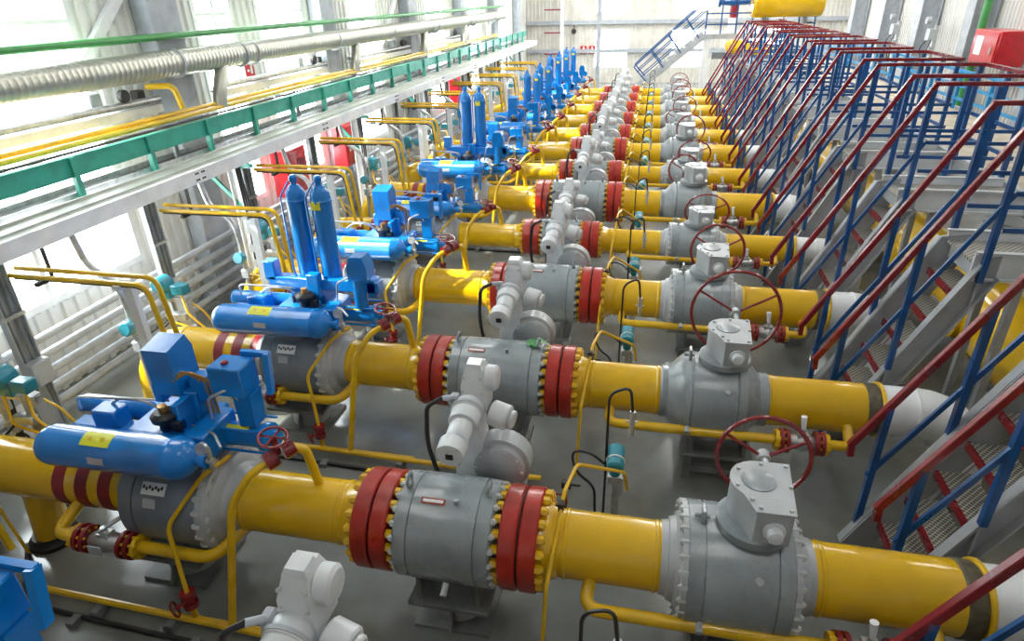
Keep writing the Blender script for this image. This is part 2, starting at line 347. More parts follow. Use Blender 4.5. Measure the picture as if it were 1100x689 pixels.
def build_row(i):
    Y, s = ROWY[i], RS[i]; sc = (1, s, s); z0 = ZP*(1-s); rt_ = rowtag(i)
    LFc = {0: -1.57, 2: -1.48, 5: -1.41}.get(i, -1.30); RFc = {0: -.775, 3: -.44, 4: -.60, 5: -.42, 2: -.515}.get(i, -.505); LX = 0 if i < 2 else -.08
    CV0, CV1 = LFc+.138, RFc-.138
    def T(name, label, cat, x0, group=None, tie=True): 
        return thing(name, label, cat, (x0, Y, z0 if tie else 0), group, sc if tie else (1, 1, 1), org=(x0, 0, 0))
    # ---- main pipe, four spools
    XE = -3.70 if i != 1 else -4.42      # left elbow
    t = T('gas_pipe', 'yellow gas pipe with three maroon bands ' + rt_, 'pipe', -3.5, 'banded gas pipes')
    part('pipe_section', ('plm', XE, LX), lambda b: pipe_seg(b, XE, -2.90+LX), 'yellow', t)
    part('elbow', ('elb', XE), lambda b: b.tube([(XE, 0, ZP)] + [(XE-.4*math.sin(a), 0, ZP-.4+.4*math.cos(a)) for a in [PI/2*k/8 for k in range(1, 9)]] + [(XE-.4, 0, 0)], PR, 28), 'yellow', t)
    part('floor_collar', ('col', XE), lambda b: b.lathe((XE-.4, 0, 0), (0, 0, 1), [(0, .23), (.05, .23), (.07, .19), (.11, .18)], 28), 'black', t)
    for xb in (-3.32, -3.16, -3.0):
        part('band', 'band%.2f' % xb, lambda b: pipe_seg(b, xb-.042, xb+.042, PR+.003), 'maroon', t)
    def weld(t, xw):
        part('weld_seam', 'weld%.2f' % xw, lambda b: b.lathe((xw-.012, 0, ZP), (1, 0, 0), [(0, PR), (.006, PR+.005), (.018, PR+.005), (.024, PR)], 32), 'yellow', t)
    def pflange(t, fx, sg):
        f = part('flange', 'fl%.2f%d' % (fx, sg), lambda b: flange_disc(b, fx+(.006 if sg > 0 else -.098), fx+(.098 if sg > 0 else -.006)), 'red', t)
        bolts_on(f, i, 'fp%.2f%d' % (fx, sg), fx+sg*.114, .240, 20, .025, .034, 'yellow2')
        part('flange_hub', 'hub%.2f%d' % (fx, sg), lambda b: b.lathe((fx+sg*.098, 0, ZP), (sg, 0, 0), [(0, .212), (.04, .205), (.10, PR+.004)], 32), 'yellow', t)
    t = T('gas_pipe', 'yellow pipe spool between ball valve and red flange ' + rt_, 'pipe', -1.9, 'spools behind the ball valves')
    part('pipe_section', 'pml%.2f%.2f' % (LFc, LX), lambda b: pipe_seg(b, -2.15+LX, LFc-.11), 'yellow', t)
    weld(t, -2.11+LX); weld(t, LFc-.23); pflange(t, LFc, -1)
    t = T('gas_pipe', 'yellow pipe spool between red flange and geared valve ' + rt_, 'pipe', -.15, 'spools before the geared valves')
    part('pipe_section', 'pmr%.2f' % RFc, lambda b: pipe_seg(b, RFc+.11, .216), 'yellow', t)
    weld(t, .185); weld(t, RFc+.23); pflange(t, RFc, 1)
    t = T('gas_pipe', 'yellow pipe with white elbow under the stairs ' + rt_, 'pipe', 1.4, 'gas pipes with white elbows')
    part('pipe_section', 'prr', lambda b: pipe_seg(b, .925, 1.565), 'yellow', t)
    weld(t, .96)
    part('insulating_joint', 'ij', lambda b: b.lathe((1.565, 0, ZP), (1, 0, 0), [(0, PR-.002), (.01, PR+.006), (.08, PR+.004), (.085, PR)], 32), 'joint', t)
    part('joint_rim', 'ijr', lambda b: b.lathe((1.65, 0, ZP), (1, 0, 0), [(0, PR+.012), (.006, PR+.018), (.022, PR+.018), (.028, PR+.01)], 32), 'yellow2', t)
    part('white_elbow', 'welb', lambda b: b.tube([(1.675, 0, ZP), (1.90, 0, ZP)] + [(1.90+.36*math.sin(a), 0, ZP-.36+.36*math.cos(a)) for a in [PI/2*k/8 for k in range(1, 9)]] + [(2.26, 0, .0)], PR-.002, 28), 'white', t)
    part('weld_seam', 'wseam', lambda b: b.lathe((1.87, 0, ZP), (1, 0, 0), [(0, PR-.002), (.006, PR+.004), (.018, PR+.004), (.024, PR-.002)], 32), 'white', t)
    part('floor_collar', 'wcol', lambda b: b.lathe((2.26, 0, 0), (0, 0, 1), [(0, .24), (.04, .24), (.06, .19)], 28), 'support', t)
    # ---- left ball valve
    t = T('ball_valve', 'slate grey ball valve under a blue actuator ' + rt_, 'valve', -2.7, 'ball valves under the blue actuators'); t.location.x += LX
    part('valve_body', 'lvb', lambda b: b.lathe((-2.80, 0, ZP), (1, 0, 0), [(0, .27), (.01, .295), (.09, .295), (.092, .285), (.10, .285), (.102, .298), (.50, .298), (.51, .29)], 48), 'dgrey', t)
    part('valve_neck', 'lvn', lambda b: b.lathe((-2.90, 0, ZP), (1, 0, 0), [(0, PR+.004), (.02, .19), (.06, .215), (.10, .25)], 40), 'dgrey', t)
    f = part('end_ring', 'lvr', lambda b: b.lathe((-2.30, 0, ZP), (1, 0, 0), [(0, .298), (.005, .308), (.055, .308), (.062, .30), (.07, .265), (.09, .25), (.10, .215), (.13, .195), (.133, .202), (.145, .202), (.17, .184)], 48), 'lgrey', t)
    bolts_on(f, i, 'lv', -2.285, .298, 24, .019, .045, 'nut')
    part('cap_bolts', 'lvcb', lambda b: b.ring_bolts(-2.238, 0, ZP, .282, 24, .015, .022, 0), 'nut', f, 'stuff')
    pl = part('name_plate', 'lvp', lambda b: b.prism([(-2.64+.15*u, -.302*math.sin(a), ZP+.302*math.cos(a)) for u, a in ((0, .95), (1, .95), (1, .72), (0, .72))], (0, -.004, .004)), 'plate', t)
    def script_marks(b):
        for k in range(7):
            a = .78 + (.03 if k % 2 else 0); x = -2.63+.019*k
            b.prism([(x+dx, -.3075*math.sin(a+da), ZP+.3075*math.cos(a+da)) for dx, da in ((0, .06), (.012, .06), (.012, 0), (0, 0))], (0, -.002, .002))
    part('print', 'lvpm', script_marks, 'dark', pl)
    part('inspection_tag', 'lvt', lambda b: b.prism([(-2.62+.08*u, -.302*math.sin(a), ZP+.302*math.cos(a)) for u, a in ((0, 1.2), (1, 1.2), (1, 1.02), (0, 1.02))], (0, -.003, .003)), 'lgrey', t)
    part('plug', 'lvpl', lambda b: b.cyl((-2.76, -.26, ZP-.13), (-2.76, -.33, ZP-.165), .022, seg=8), 'dark', t)
    part('stem_flange', 'lvs', lambda b: b.lathe((-2.56, .0, .86), (0, 0, 1), [(0, .17), (.08, .17), (.085, .19), (.125, .19)], 28), 'dgrey', t)
    # ---- centre valve
    t = T('flanged_valve', 'grey drum-shaped flanged valve between red flanges ' + rt_, 'valve', (CV0+CV1)/2, 'flanged drum valves')
    k = '%.2f' % LFc; L = CV1-CV0
    part('valve_body', 'cvb'+k, lambda b: b.lathe((CV0, 0, ZP), (1, 0, 0), [(0, .265), (.008, .283), (.075, .283), (.077, .276), (.083, .276), (.085, .285), (L-.085, .285), (L-.083, .276), (L-.077, .276), (L-.075, .283), (L-.008, .283), (L, .265)], 56), 'grey', t)
    for (fx, sg, e) in ((LFc, 1, CV0), (RFc, -1, CV1)):
        part('neck', 'cvn%.2f%d' % (fx, sg), lambda b: b.lathe((fx, 0, ZP), (sg, 0, 0), [(.09, .2), (abs(e-fx), .21)], 32), 'support', t)
        f = part('flange', 'cvf%.2f%d' % (fx, sg), lambda b: flange_disc(b, min(fx+sg*.006, fx+sg*.098), max(fx+sg*.006, fx+sg*.098)), 'red', t)
        bolts_on(f, i, 'cf%.2f%d' % (fx, sg), fx+sg*.114, .240, 20, .025, .034, 'yellow2')
        r = part('end_nut_ring', 'cvr%.2f%d' % (fx, sg), lambda b: b.lathe((e-sg*.0, 0, ZP), (sg, 0, 0), [(0, .27), (.012, .268)], 40), 'grey', t)
        bolts_on(r, i, 'ce%.2f%d' % (fx, sg), e+sg*.004, .262, 22, .019, .034, 'nut')
        part('gasket', 'cvg%.2f%d' % (fx, sg), lambda b: b.lathe((fx-.006, 0, ZP), (1, 0, 0), [(0, .25), (.012, .25)], 32), 'dark', t)
    part('lifting_eye', 'cvl'+k, lambda b: [b.torus((x, -.02, ZP+.325), (1, 0, 0), .034, .010, 16, 6) for x in (CV0+.04, CV1-.04)] and [b.box((x, -.02, ZP+.287), (.03, .03, .03)) for x in (CV0+.04, CV1-.04)], 'grey', t)
    part('drain_plug', 'cvd'+k, lambda b: (b.cyl((CV0+L*.55, -.27, ZP-.13), (CV0+L*.55, -.33, ZP-.155), .018, seg=6), b.cyl((CV0+L*.62, -.1, ZP+.27), (CV0+L*.62, -.105, ZP+.3), .012, seg=6)), 'lgrey', t)
    pl = part('name_plate', 'cvp'+k, lambda b: b.prism([(CV0+.13+.13*u, -.287*math.sin(a), ZP+.287*math.cos(a)) for u, a in ((0, .42), (1, .42), (1, .30), (0, .30))], (0, -.002, .003)), 'red', t)
    part('print', 'cvpp'+k, lambda b: b.prism([(CV0+.14+.11*u, -.2895*math.sin(a), ZP+.2895*math.cos(a)) for u, a in ((0, .39), (1, .39), (1, .33), (0, .33))], (0, -.002, .003)), 'plate', pl)
    # ---- right valve with gearbox and handwheel
    tp = i in TAPER
    t = T('gear_valve', ('smooth grey ball valve with gearbox and red handwheel ' if tp else 'bolted grey ball valve with gearbox and red handwheel ') + rt_, 'valve', .65, 'gear operated ball valves'); t.location.x += -.02
    if tp:
        part('valve_body', 'rvt', lambda b: b.lathe((.225, 0, ZP), (1, 0, 0), [(0, PR+.004), (.01, PR+.012), (.05, PR+.012), (.06, .2), (.13, .27), (.17, .298), (.2, .305), (.205, .297), (.213, .297), (.218, .307), (.50, .307), (.505, .299), (.513, .299), (.518, .306), (.57, .30), (.60, .27), (.66, .2), (.67, PR+.012), (.73, PR+.012), (.735, PR+.004)], 56), 'grey', t)
    else:
        part('valve_body', 'rvb', lambda b: b.lathe((.345, 0, ZP), (1, 0, 0), [(0, .30), (.006, .308), (.072, .308), (.074, .30), (.08, .30), (.082, .308), (.40, .308), (.402, .30), (.408, .30), (.41, .308), (.475, .308), (.482, .30)], 56), 'grey', t)
        for (x, sg) in ((.345, -1), (.827, 1)):
            f = part('end_ring', 'rvr%d' % sg, lambda b: b.lathe((x, 0, ZP), (sg, 0, 0), [(0, .30), (.025, .30), (.027, .25), (.04, .235), (.05, .215), (.08, .205), (.085, .19), (.118, .184)], 48), 'lgrey', t)
            bolts_on(f, i, 'rv%d' % sg, x+sg*.016, .288, 26, .018, .036, 'nut')
    part('lifting_lug', 'rvl', lambda b: (b.box((.41, -.02, ZP+.34), (.02, .07, .09), ch=.005), b.cyl((.37, -.02, ZP+.33), (.44, -.02, ZP+.33), .012, seg=8)), 'grey', t)
    part('plug', 'rvpl1', lambda b: b.cyl((.66, -.24, ZP+.18), (.66, -.262, ZP+.20), .018, seg=8), 'nut', t)
    part('plug', 'rvpl2', lambda b: b.cyl((.42, -.29, ZP-.1), (.42, -.335, ZP-.115), .02, seg=10), 'nut', t)
    part('stem_flange', 'rvs', lambda b: b.lathe((.645, .0, .86), (0, 0, 1), [(0, .14), (.06, .14), (.062, .175), (.10, .175), (.105, .165)], 32), 'grey', t)
    def gbox(b, z0_, z1_, g=0):
        cx, cy, R = .655, .055, .135+g
        pts = [(.655+.0, cy+R)] + [(cx+R*math.cos(a), cy+R*math.sin(a)) for a in [PI/2 + (PI*.78)*k/10 for k in range(1, 11)]] + [(.615-g, -.16-g), (.775+g, -.16-g), (.80+g, cy+R)]
        b.prism([(x, y, z0_) for x, y in pts], (0, 0, z1_-z0_))
    g = part('gearbox', 'gb', lambda b: gbox(b, .965, 1.135), 'lgrey', t)
    part('gearbox_lid', 'gbl', lambda b: gbox(b, 1.138, 1.152, .006), 'lgrey', g)
    part('lid_bolts', 'gbb', lambda b: [b.cyl((x, y, 1.152), (x, y, 1.164), .010, seg=6) for x, y in ((.63, -.14), (.76, -.14), (.785, .02), (.785, .17), (.67, .17), (.56, .12), (.545, .0), (.60, -.09))], 'nut', g, 'stuff')
    part('indicator', 'gbi', lambda b: b.lathe((.645, .05, 1.152), (0, 0, 1), [(0, .08), (.004, .08), (.006, .074)], 24), 'grey', g)
    part('shaft_cap', 'gbc', lambda b: (b.lathe((.70, -.16, 1.045), (0, -1, 0), [(0, .05), (.012, .05), (.014, .036), (.05, .034), (.058, .02)], 20)), 'actwhite', g)
    small = i in (5, 8)
    wx, wR = (.52, .20) if small else (.745, {1: .24, 2: .32}.get(i, .25)); wz = 1.08 if i == 2 else .985
    wl = part('handwheel', ('hw', wx, wR), lambda b: b.torus((wx, .45, wz), (0, 1, -.12), wR, .0125, 40, 8), 'railred', t)
    for q in range(3):
        a = PI/2 + q*2*PI/3 + PI
        part('spoke', ('sp', q, wx, wR), lambda b: b.cyl((wx, .45, wz), (wx+wR*math.cos(a), .45+.1*wR*math.sin(a), wz+wR*math.sin(a)), .009, seg=8), 'railred', wl)
    part('shaft', ('sh', wx, wR), lambda b: (b.cyl((wx, .15, 1.045), (wx, .46, wz), .018, seg=10), b.cyl((wx, .42, wz), (wx, .48, wz), .035, seg=12)), 'lgrey', wl)
    # ---- pedestals
    for (nm, xc, wd, lab) in (('pipe_support', -2.7, .5, 'dark steel saddle on grey drum under ball valve '), ('pipe_support', (CV0+CV1)/2, .46, 'dark steel saddle on grey drum under flanged valve '), ('pipe_support', .64, .5, 'dark steel frame pedestal under geared valve ')):
        t = thing(nm, lab + rt_, 'pipe support', (xc, Y, 0), 'valve pedestals', org=(xc, 0, 0))
        zt = ZP-.27*s
        part('saddle_plate', 'sad%.2f%.2f' % (xc, s), lambda b: b.box((xc, 0, zt-.13), (wd, .44, .03), ch=.006), 'support', t)
        for sx in (-1, 1):
            part('saddle_rib', 'rib%.2f%.2f%d' % (xc, s, sx), lambda b: b.prism([(xc+sx*wd*.36-.012, yy, zz) for yy, zz in ((-.19, zt-.115), (.19, zt-.115), (.19, zt+.07), (.12, zt+.02), (0, zt-.015), (-.12, zt+.02), (-.19, zt+.07))], (.024, 0, 0)), 'support', t)
        if xc > 0:
            for sx in (-1, 1):
                for sy in (-1, 1):
                    part('leg', 'lg%.2f%.2f%d%d' % (xc, s, sx, sy), lambda b: b.box((xc+sx*wd*.4, sy*.17, (zt-.145)/2), (.06, .06, zt-.145)), 'support', t)
            [part('cross_bar', 'cb%.2f%.2f' % (xc, yy), lambda b: b.box((xc, yy, .09), (wd*.72, .05, .05)), 'support', t) for yy in (-.17, .17)]
        else:
            part('drum', 'dr%.2f%.2f' % (xc, s), lambda b: b.ccyl((xc, .02, 0), (xc, .02, zt-.145), .155, .004, 28), 'lgrey', t)
            part('base_plate', 'bp%.2f' % xc, lambda b: b.box((xc, .02, .012), (.44, .42, .024)), 'support', t)
            for yy in (-1, 1):
                part('gusset', 'gu%.2f%d' % (xc, yy), lambda b: b.prism([(xc-.008, yy*.155+.02, .024), (xc-.008, yy*.24+.02, .024), (xc-.008, yy*.155+.02, .2)], (.016, 0, 0)), 'support', t)
    # ---- blue actuator
    actuator_blue(i, Y, s, z0)
    actuator_white(i, Y, s, z0, (CV0+CV1)/2+.11)
    # ---- left bypass
    ln = PR*.9
    t = T('bypass_pipe', 'thin yellow bypass pipe around the ball valve ' + rt_, 'pipe', -2.7, 'ball valve bypass pipes')
    part('tube', 'bl1', lambda b: b.tube([(-3.22, -.1, ZP-.05), (-3.28, -.31, .45), (-3.13, -.31, .45)], .036, 12, .07), 'yellow2', t)
    part('tube', 'bl2', lambda b: b.tube([(-2.72, -.31, .45), (-2.22, -.31, .45), (-2.12, -.1, ZP-.08)], .036, 12, .1), 'yellow2', t)
    t = T('bypass_valve', 'small steel lever valve on the ball valve bypass ' + rt_, 'valve', -2.92, 'ball valve bypass valves')
    bypass_valve(t, 'bvl', -2.92, -.31, .45, .2, lever=True)
    # ---- right bypass
    t = T('bypass_pipe', 'thin yellow bypass pipe around the geared valve ' + rt_, 'pipe', .6, 'geared valve bypass pipes')
    part('tube', 'br1', lambda b: b.tube([(-.13, -.08, ZP-.06), (-.15, -.29, .5), (1.0, -.29, .5)], .034, 12, .08), 'yellow2', t)
    part('tube', 'br2', lambda b: b.tube([(1.3, -.29, .5), (1.46, -.29, .5), (1.45, -.1, ZP-.02)], .034, 12, .05), 'yellow2', t)
    t = T('bypass_valve', 'small steel valve on the geared valve bypass ' + rt_, 'valve', 1.15, 'geared valve bypass valves')
    bypass_valve(t, 'bvr', 1.15, -.29, .5, .15, lever=False)
    # ---- vent line with red wheel valve
    t = T('vent_line', 'bent yellow vent tube with small red wheel ' + rt_, 'vent pipe', -2.0, 'vent tubes')
    part('tube', 'vt1', lambda b: b.tube([(-2.12, -.44, .075), (-2.05, -.27, .84), (-1.93, -.2, 1.02), (-1.84, -.12, 1.06)], .022, 10, .08), 'yellow2', t)
    part('tube', 'vt2', lambda b: b.tube([(-1.80, -.05, 1.08), (-1.72, .0, 1.06), (-1.69, .02, ZP+.16)], .026, 10, .07), 'yellow2', t)
    vb = part('valve_block', 'vtb', lambda b: (b.cyl((-1.87, -.15, 1.05), (-1.83, -.10, 1.065), .05, seg=14), b.cyl((-1.81, -.07, 1.07), (-1.77, -.02, 1.08), .045, seg=14), b.cyl((-1.83, -.09, 1.07), (-1.85, -.07, 1.16), .02, seg=8)), 'railred', t)
    part('wheel', 'vtw', lambda b: (b.torus((-1.85, -.07, 1.165), (.2, -.1, 1), .075, .008, 20, 6), b.cyl((-1.925, -.07, 1.165), (-1.775, -.07, 1.165), .006, seg=6), b.cyl((-1.85, -.145, 1.165), (-1.85, .005, 1.165), .006, seg=6)), 'railred', vb)
    # ---- drain
    t = T('drain_line', 'thin yellow drain tube with red floor valve ' + rt_, 'drain pipe', -2.45, 'drain tubes')
    part('tube', 'dt1', lambda b: b.tube([(-2.19, -.02, ZP+.33), (-2.27, -.18, ZP+.30), (-2.44, -.335, ZP+.05), (-2.36, -.43, .28)], .013, 8, .05), 'yellow2', t)
    part('tube', 'dt2', lambda b: b.tube([(-2.36, -.43, .19), (-2.36, -.43, .07), (-1.6, -.43, .07)], .018, 8, .03), 'yellow2', t)
    d = part('valve_block', 'dtv', lambda b: (b.cyl((-2.36, -.43, .25), (-2.36, -.43, .29), .042, seg=14), b.cyl((-2.36, -.43, .18), (-2.36, -.43, .21), .042, seg=14), b.cyl((-2.36, -.43, .2), (-2.36, -.43, .26), .028, seg=10), b.cyl((-2.36, -.43, .23), (-2.42, -.48, .2), .012, seg=6)), 'railred', t)
    part('wheel', 'dtw', lambda b: b.torus((-2.42, -.485, .2), (-.7, -.6, -.3), .045, .007, 18, 6), 'railred', d)
    # ---- floor conduits across the row gap
    if i <= 5:
        t = thing('floor_conduit', 'thin yellow floor pipe before the valves ' + rt_, 'pipe', (-1.6, Y-.45, 0), 'floor pipes between rows', org=(-1.6, -.45, 0))
        part('tube', ('fc', i > 1), lambda b: b.tube([(-3.6, -.30, .075), (-3.45, -.42, .075), (-.6, -.48, .075)], .02, 8, .1), 'yellow2', t)
        for x in (-3.0, -2.5, -1.7, -.9): part('clip', 'fcc%.1f' % x, lambda b: b.box((x, -.46, .03), (.05, .09, .06)), 'support', t)
        t = thing('floor_cable', 'black cable on the floor before the valves ' + rt_, 'cable', (-1.6, Y-.55, 0), 'floor cables between rows', org=(-1.6, -.55, 0))
        part('cable', 'fcb', lambda b: b.tube([(-3.9, -.1, .018), (-3.5, -.5, .018), (-1.6, -.56, .018), (-.9, -.54, .018)], .016, 8, .12), 'black', t)
        for x in (-3.1, -2.3, -1.6): part('clamp', 'fcl%.1f' % x, lambda b: b.box((x, -.55, .02), (.05, .07, .04)), 'support', t)
    transmitter(i, Y)

def bypass_valve(t, key, xc, y, z, hw, lever):
    b_ = part('valve_body', key+'b', lambda b: b.lathe((xc-hw*.55, y, z), (1, 0, 0), [(0, .04), (.02, .05), (hw*.4, .055), (hw*.55, .065), (hw*.7, .055), (hw*1.1-.02, .05), (hw*1.1, .04)], 16), 'steel', t)
    part('stem', key+'s', lambda b: (b.cyl((xc, y, z+.04), (xc, y-.0, z+.11), .018, seg=8), b.box((xc, y, z+.06), (.07, .06, .03))), 'steel', b_)
    for sg in (-1, 1):
        for k, (o, m) in enumerate(((.62, 'maroon'), (.86, 'maroon'), (1.05, 'yellow2'))):
            x = xc+sg*hw*o
            part('flange', key+'f%d%d' % (sg, k), lambda b: b.cyl((x-.012, y, z), (x+.012, y, z), .082 if k < 2 else .07, seg=20), m, t)
        part('bolts', key+'fb%d' % sg, lambda b: b.ring_bolts(xc+sg*hw*.85, y, z, .064, 8, .009, hw*.62), 'yellow2', t, 'stuff')
    if lever: part('lever', key+'l', lambda b: (b.bar((xc-.02, y-.02, z+.09), (xc+.14, y+.12, z+.17), .03, .012), b.box((xc-.02, y-.08, z+.0), (.09, .006, .07))), 'lgrey', b_)
    else: part('lever', key+'l', lambda b: b.cyl((xc, y, z+.1), (xc-.01, y+.01, z+.2), .014, .02, 8), 'plate', b_)

def actuator_blue(i, Y, s, z0):
    twin = i in TWIN
    lab = ('blue actuator with tank and twin upright cylinders ' if twin else 'blue actuator with horizontal tank and two boxes ') + rowtag(i)
    t = thing('pneumatic_actuator', lab, 'actuator', (-2.6, Y, z0), 'blue actuators', (1, s, s), org=(-2.6, 0, 0))
    # base frame on the valve stem
    part('base_housing', 'bh', lambda b: (b.box((-2.55, .08, 1.05), (.42, .36, .13), ch=.012), b.lathe((-2.62, .0, .985), (0, 0, 1), [(0, .17), (.03, .17)], 24), b.box((-2.75, .02, 1.03), (.9, .10, .05), ch=.005), b.box((-2.3, .02, 1.06), (.12, .30, .18), ch=.01), b.box((-2.95, .02, 1.10), (.16, .12, .14), ch=.01)), 'blue', t)
    # front tank
    tk = part('tank', 'tk', lambda b: b.lathe((-3.21, -.22, 1.06), (1, 0, .02), [(0, .0), (.008, .05), (.03, .085), (.06, .107), (.10, .116), (.85, .116), (.855, .119), (.87, .119), (.875, .116), (.92, .107), (.95, .085), (.975, .05), (.985, .028), (1.02, .028), (1.022, .038), (1.05, .038)], 36), 'blue', t)
    def sticker(b, x0, x1, a0, a1, R=.118, m=1):
        n = 4; pts = []
        for q in range(n+1):
            a = a0+(a1-a0)*q/n; pts.append((a,))
        vs = []; fs = []
        for q in range(n+1):
            a = a0+(a1-a0)*q/n
            for x in (x0, x1):
                vs.append(V(x, -.22-R*math.sin(a), 1.069+R*math.cos(a)))
        b.add(vs, [(2*q, 2*q+1, 2*q+3, 2*q+2) for q in range(n)])
    st = part('warning_sticker', 'tks', lambda b: sticker(b, -2.86, -2.68, .02, .75), 'label', tk)
    part('print', 'tksp', lambda b: (sticker(b, -2.82, -2.80, .3, .5, .119), sticker(b, -2.745, -2.72, .3, .5, .119)), 'yellow2', st)
    part('rating_plate', 'tkr', lambda b: sticker(b, -2.80, -2.70, 1.25, 1.6, .119), 'lgrey', tk)
    part('tank_strap', 'tkt', lambda b: [b.box((x, -.13, .985), (.05, .2, .05)) for x in (-3.05, -2.45)], 'blue', t)
    part('nozzle_fitting', 'nz', lambda b: (b.cyl((-2.2, -.22, 1.085), (-2.12, -.22, 1.085), .02, seg=8), b.cyl((-2.14, -.22, 1.03), (-2.14, -.22, 1.17), .014, seg=8), b.lathe((-2.14, -.245, 1.19), (0, -1, .3), [(0, .034), (.02, .034)], 16)), 'steel', t)
    # hydraulic cylinder to the right
    part('hydraulic_cylinder', 'hc', lambda b: b.lathe((-2.36, .10, 1.02), (1, 0, 0), [(0, .075), (.02, .085), (.04, .085), (.045, .07), (.33, .07), (.335, .085), (.37, .085), (.38, .04), (.42, .04)], 24), 'blue', t)
    part('tie_rods', 'tr', lambda b: [b.cyl((-2.34, .10+dy, 1.02+dz), (-1.98, .10+dy, 1.02+dz), .008, seg=6) for dy in (-.075, .075) for dz in (-.06, .085)], 'blue', t)
    part('rear_cylinder', 'rc', lambda b: b.lathe((-3.3, .17, 1.05), (1, 0, 0), [(0, .03), (.01, .06), (.03, .065), (.5, .065), (.52, .055), (.55, .055)], 20), 'blue', t)
    part('cylinder_label', 'hcl', lambda b: b.prism([(-2.26, .05, 1.073), (-2.10, .05, 1.073), (-2.10, .085, 1.091), (-2.26, .085, 1.091)], (0, -.002, .003)), 'label', t)
    part('small_tubing', 'stb', lambda b: (b.tube([(-3.05, -.06, 1.2), (-3.05, -.06, 1.28), (-2.75, .0, 1.26), (-2.6, .1, 1.2)], .008, 6, .03), b.tube([(-2.4, .0, 1.12), (-2.2, -.08, 1.15), (-2.12, -.15, 1.12)], .008, 6, .03), b.tube([(-2.3, .05, 1.12), (-2.25, .0, 1.32), (-2.15, .05, 1.36), (-2.1, .1, 1.2)], .008, 6, .03), b.tube([(-2.95, .05, 1.17), (-2.85, .02, 1.24), (-2.7, .02, 1.24), (-2.62, .06, 1.16)], .009, 6, .03)), 'steel', t)
    part('solenoid_block', 'sol', lambda b: (b.cyl((-2.52, -.03, 1.12), (-2.52, -.03, 1.22), .05, seg=14), b.lathe((-2.50, -.06, 1.2), (0, 0, 1), [(0, .07), (.03, .075), (.05, .05)], 16), b.box((-2.44, -.05, 1.16), (.06, .06, .07), ch=.006)), 'black', t)
    part('brass_cap', 'brs', lambda b: b.cyl((-2.50, -.06, 1.25), (-2.50, -.06, 1.285), .024, seg=10), 'copper', t)
    if not twin:
        bx_ = part('control_box', 'cb1', lambda b: (b.hull([(-2.54+dx, .13+dy, z) for dx, dy, z in ((-.075, -.09, 1.28), (.09, -.09, 1.28), (-.075, .09, 1.28), (.09, .09, 1.28), (-.075, -.10, 1.57), (.085, -.10, 1.57), (-.075, .06, 1.6), (.085, .06, 1.6), (-.075, .09, 1.52), (.09, .09, 1.52))])), 'blue', t)
        part('box_post', 'cb2', lambda b: (b.box((-2.43, .12, 1.20), (.11, .13, .2), ch=.006), b.box((-2.43, .02, 1.19), (.04, .16, .2), ch=.006), b.box((-2.61, .09, 1.28), (.06, .1, .12), ch=.01), b.box((-2.37, .14, 1.30), (.13, .12, .16), ch=.02)), 'blue', t)
        part('copper_tubes', 'cb3', lambda b: [b.tube([(-2.35+.03*q, .1, 1.1), (-2.35+.03*q, .09, 1.38), (-2.42+.02*q, .06, 1.44), (-2.48, .04, 1.38)], .008, 6, .03) for q in range(3)], 'copper', t)
        part('manual_box', 'cb4', lambda b: (b.box((-2.15, .12, 1.40), (.20, .16, .18), ch=.008)), 'blue', t)
        part('box_knob', 'cb5', lambda b: b.lathe((-2.17, .10, 1.49), (0, 0, 1), [(0, .02), (.012, .02), (.02, .008)], 12), 'maroon', t)
        part('box_bracket', 'cb6', lambda b: (b.hull([(-2.10+dx, .12+dy, z) for dx, dy, z in ((-.05, -.05, 1.1), (.05, -.05, 1.1), (-.05, .05, 1.1), (.05, .05, 1.1), (-.05, -.05, 1.31), (.06, -.05, 1.31), (-.05, .06, 1.31), (.06, .06, 1.31))]), b.bar((-2.14, .215, 1.50), (-1.97, .215, 1.50), .03, .03), b.bar((-1.98, .21, 1.51), (-1.97, .16, 1.28), .03, .05)), 'blue', t)
    else:
        for x in (-2.56, -2.36):
            c = part('upright_cylinder', 'uc%.2f' % x, lambda b: b.lathe((x, .16, 1.22), (0, 0, 1), [(0, .03), (.02, .07), (.05, .076), (.68, .076), (.685, .082), (.70, .082), (.705, .076), (.76, .07), (.80, .04), (.81, .022), (.84, .022)], 28), 'blue', t)
            part('cylinder_cap', 'ucc%.2f' % x, lambda b: b.lathe((x, .16, 2.055), (0, 0, 1), [(0, .03), (.03, .03), (.045, .015)], 12), 'blue', c)
            part('side_tube', 'uct%.2f' % x, lambda b: b.tube([(x-.06, .10, 1.25), (x-.085, .09, 1.35), (x-.085, .09, 1.95), (x-.02, .13, 2.06)], .007, 6, .03), 'blue', c)
        part('name_plate', 'ucp', lambda b: b.prism([(-2.40, .082, 1.86), (-2.33, .082, 1.86), (-2.33, .082, 1.92), (-2.40, .082, 1.92)], (0, -.003, 0)), 'label', t)
        part('cross_beam', 'ucb', lambda b: (b.box((-2.4, .10, 1.27), (.92, .10, .09), ch=.006), b.box((-2.84, .10, 1.36), (.10, .10, .16), ch=.01), b.box((-2.55, .16, 1.16), (.3, .2, .14), ch=.01), b.box((-2.46, .04, 1.27), (.1, .08, .2), ch=.008)), 'blue', t)
        part('control_box', 'ucx', lambda b: (b.hull([(-2.08+dx, .1+dy, z) for dx, dy, z in ((-.09, -.07, 1.32), (.07, -.07, 1.32), (-.09, .07, 1.32), (.07, .07, 1.32), (-.06, -.07, 1.52), (.04, -.07, 1.52), (-.06, .07, 1.52), (.04, .07, 1.52), (-.09, -.07, 1.44), (.07, -.07, 1.44), (-.09, .07, 1.44), (.07, .07, 1.44))]), b.cyl((-2.1, .06, 1.1), (-2.1, .06, 1.34), .05, seg=16), b.box((-2.0, .1, 1.26), (.08, .1, .16), ch=.01)), 'blue', t)
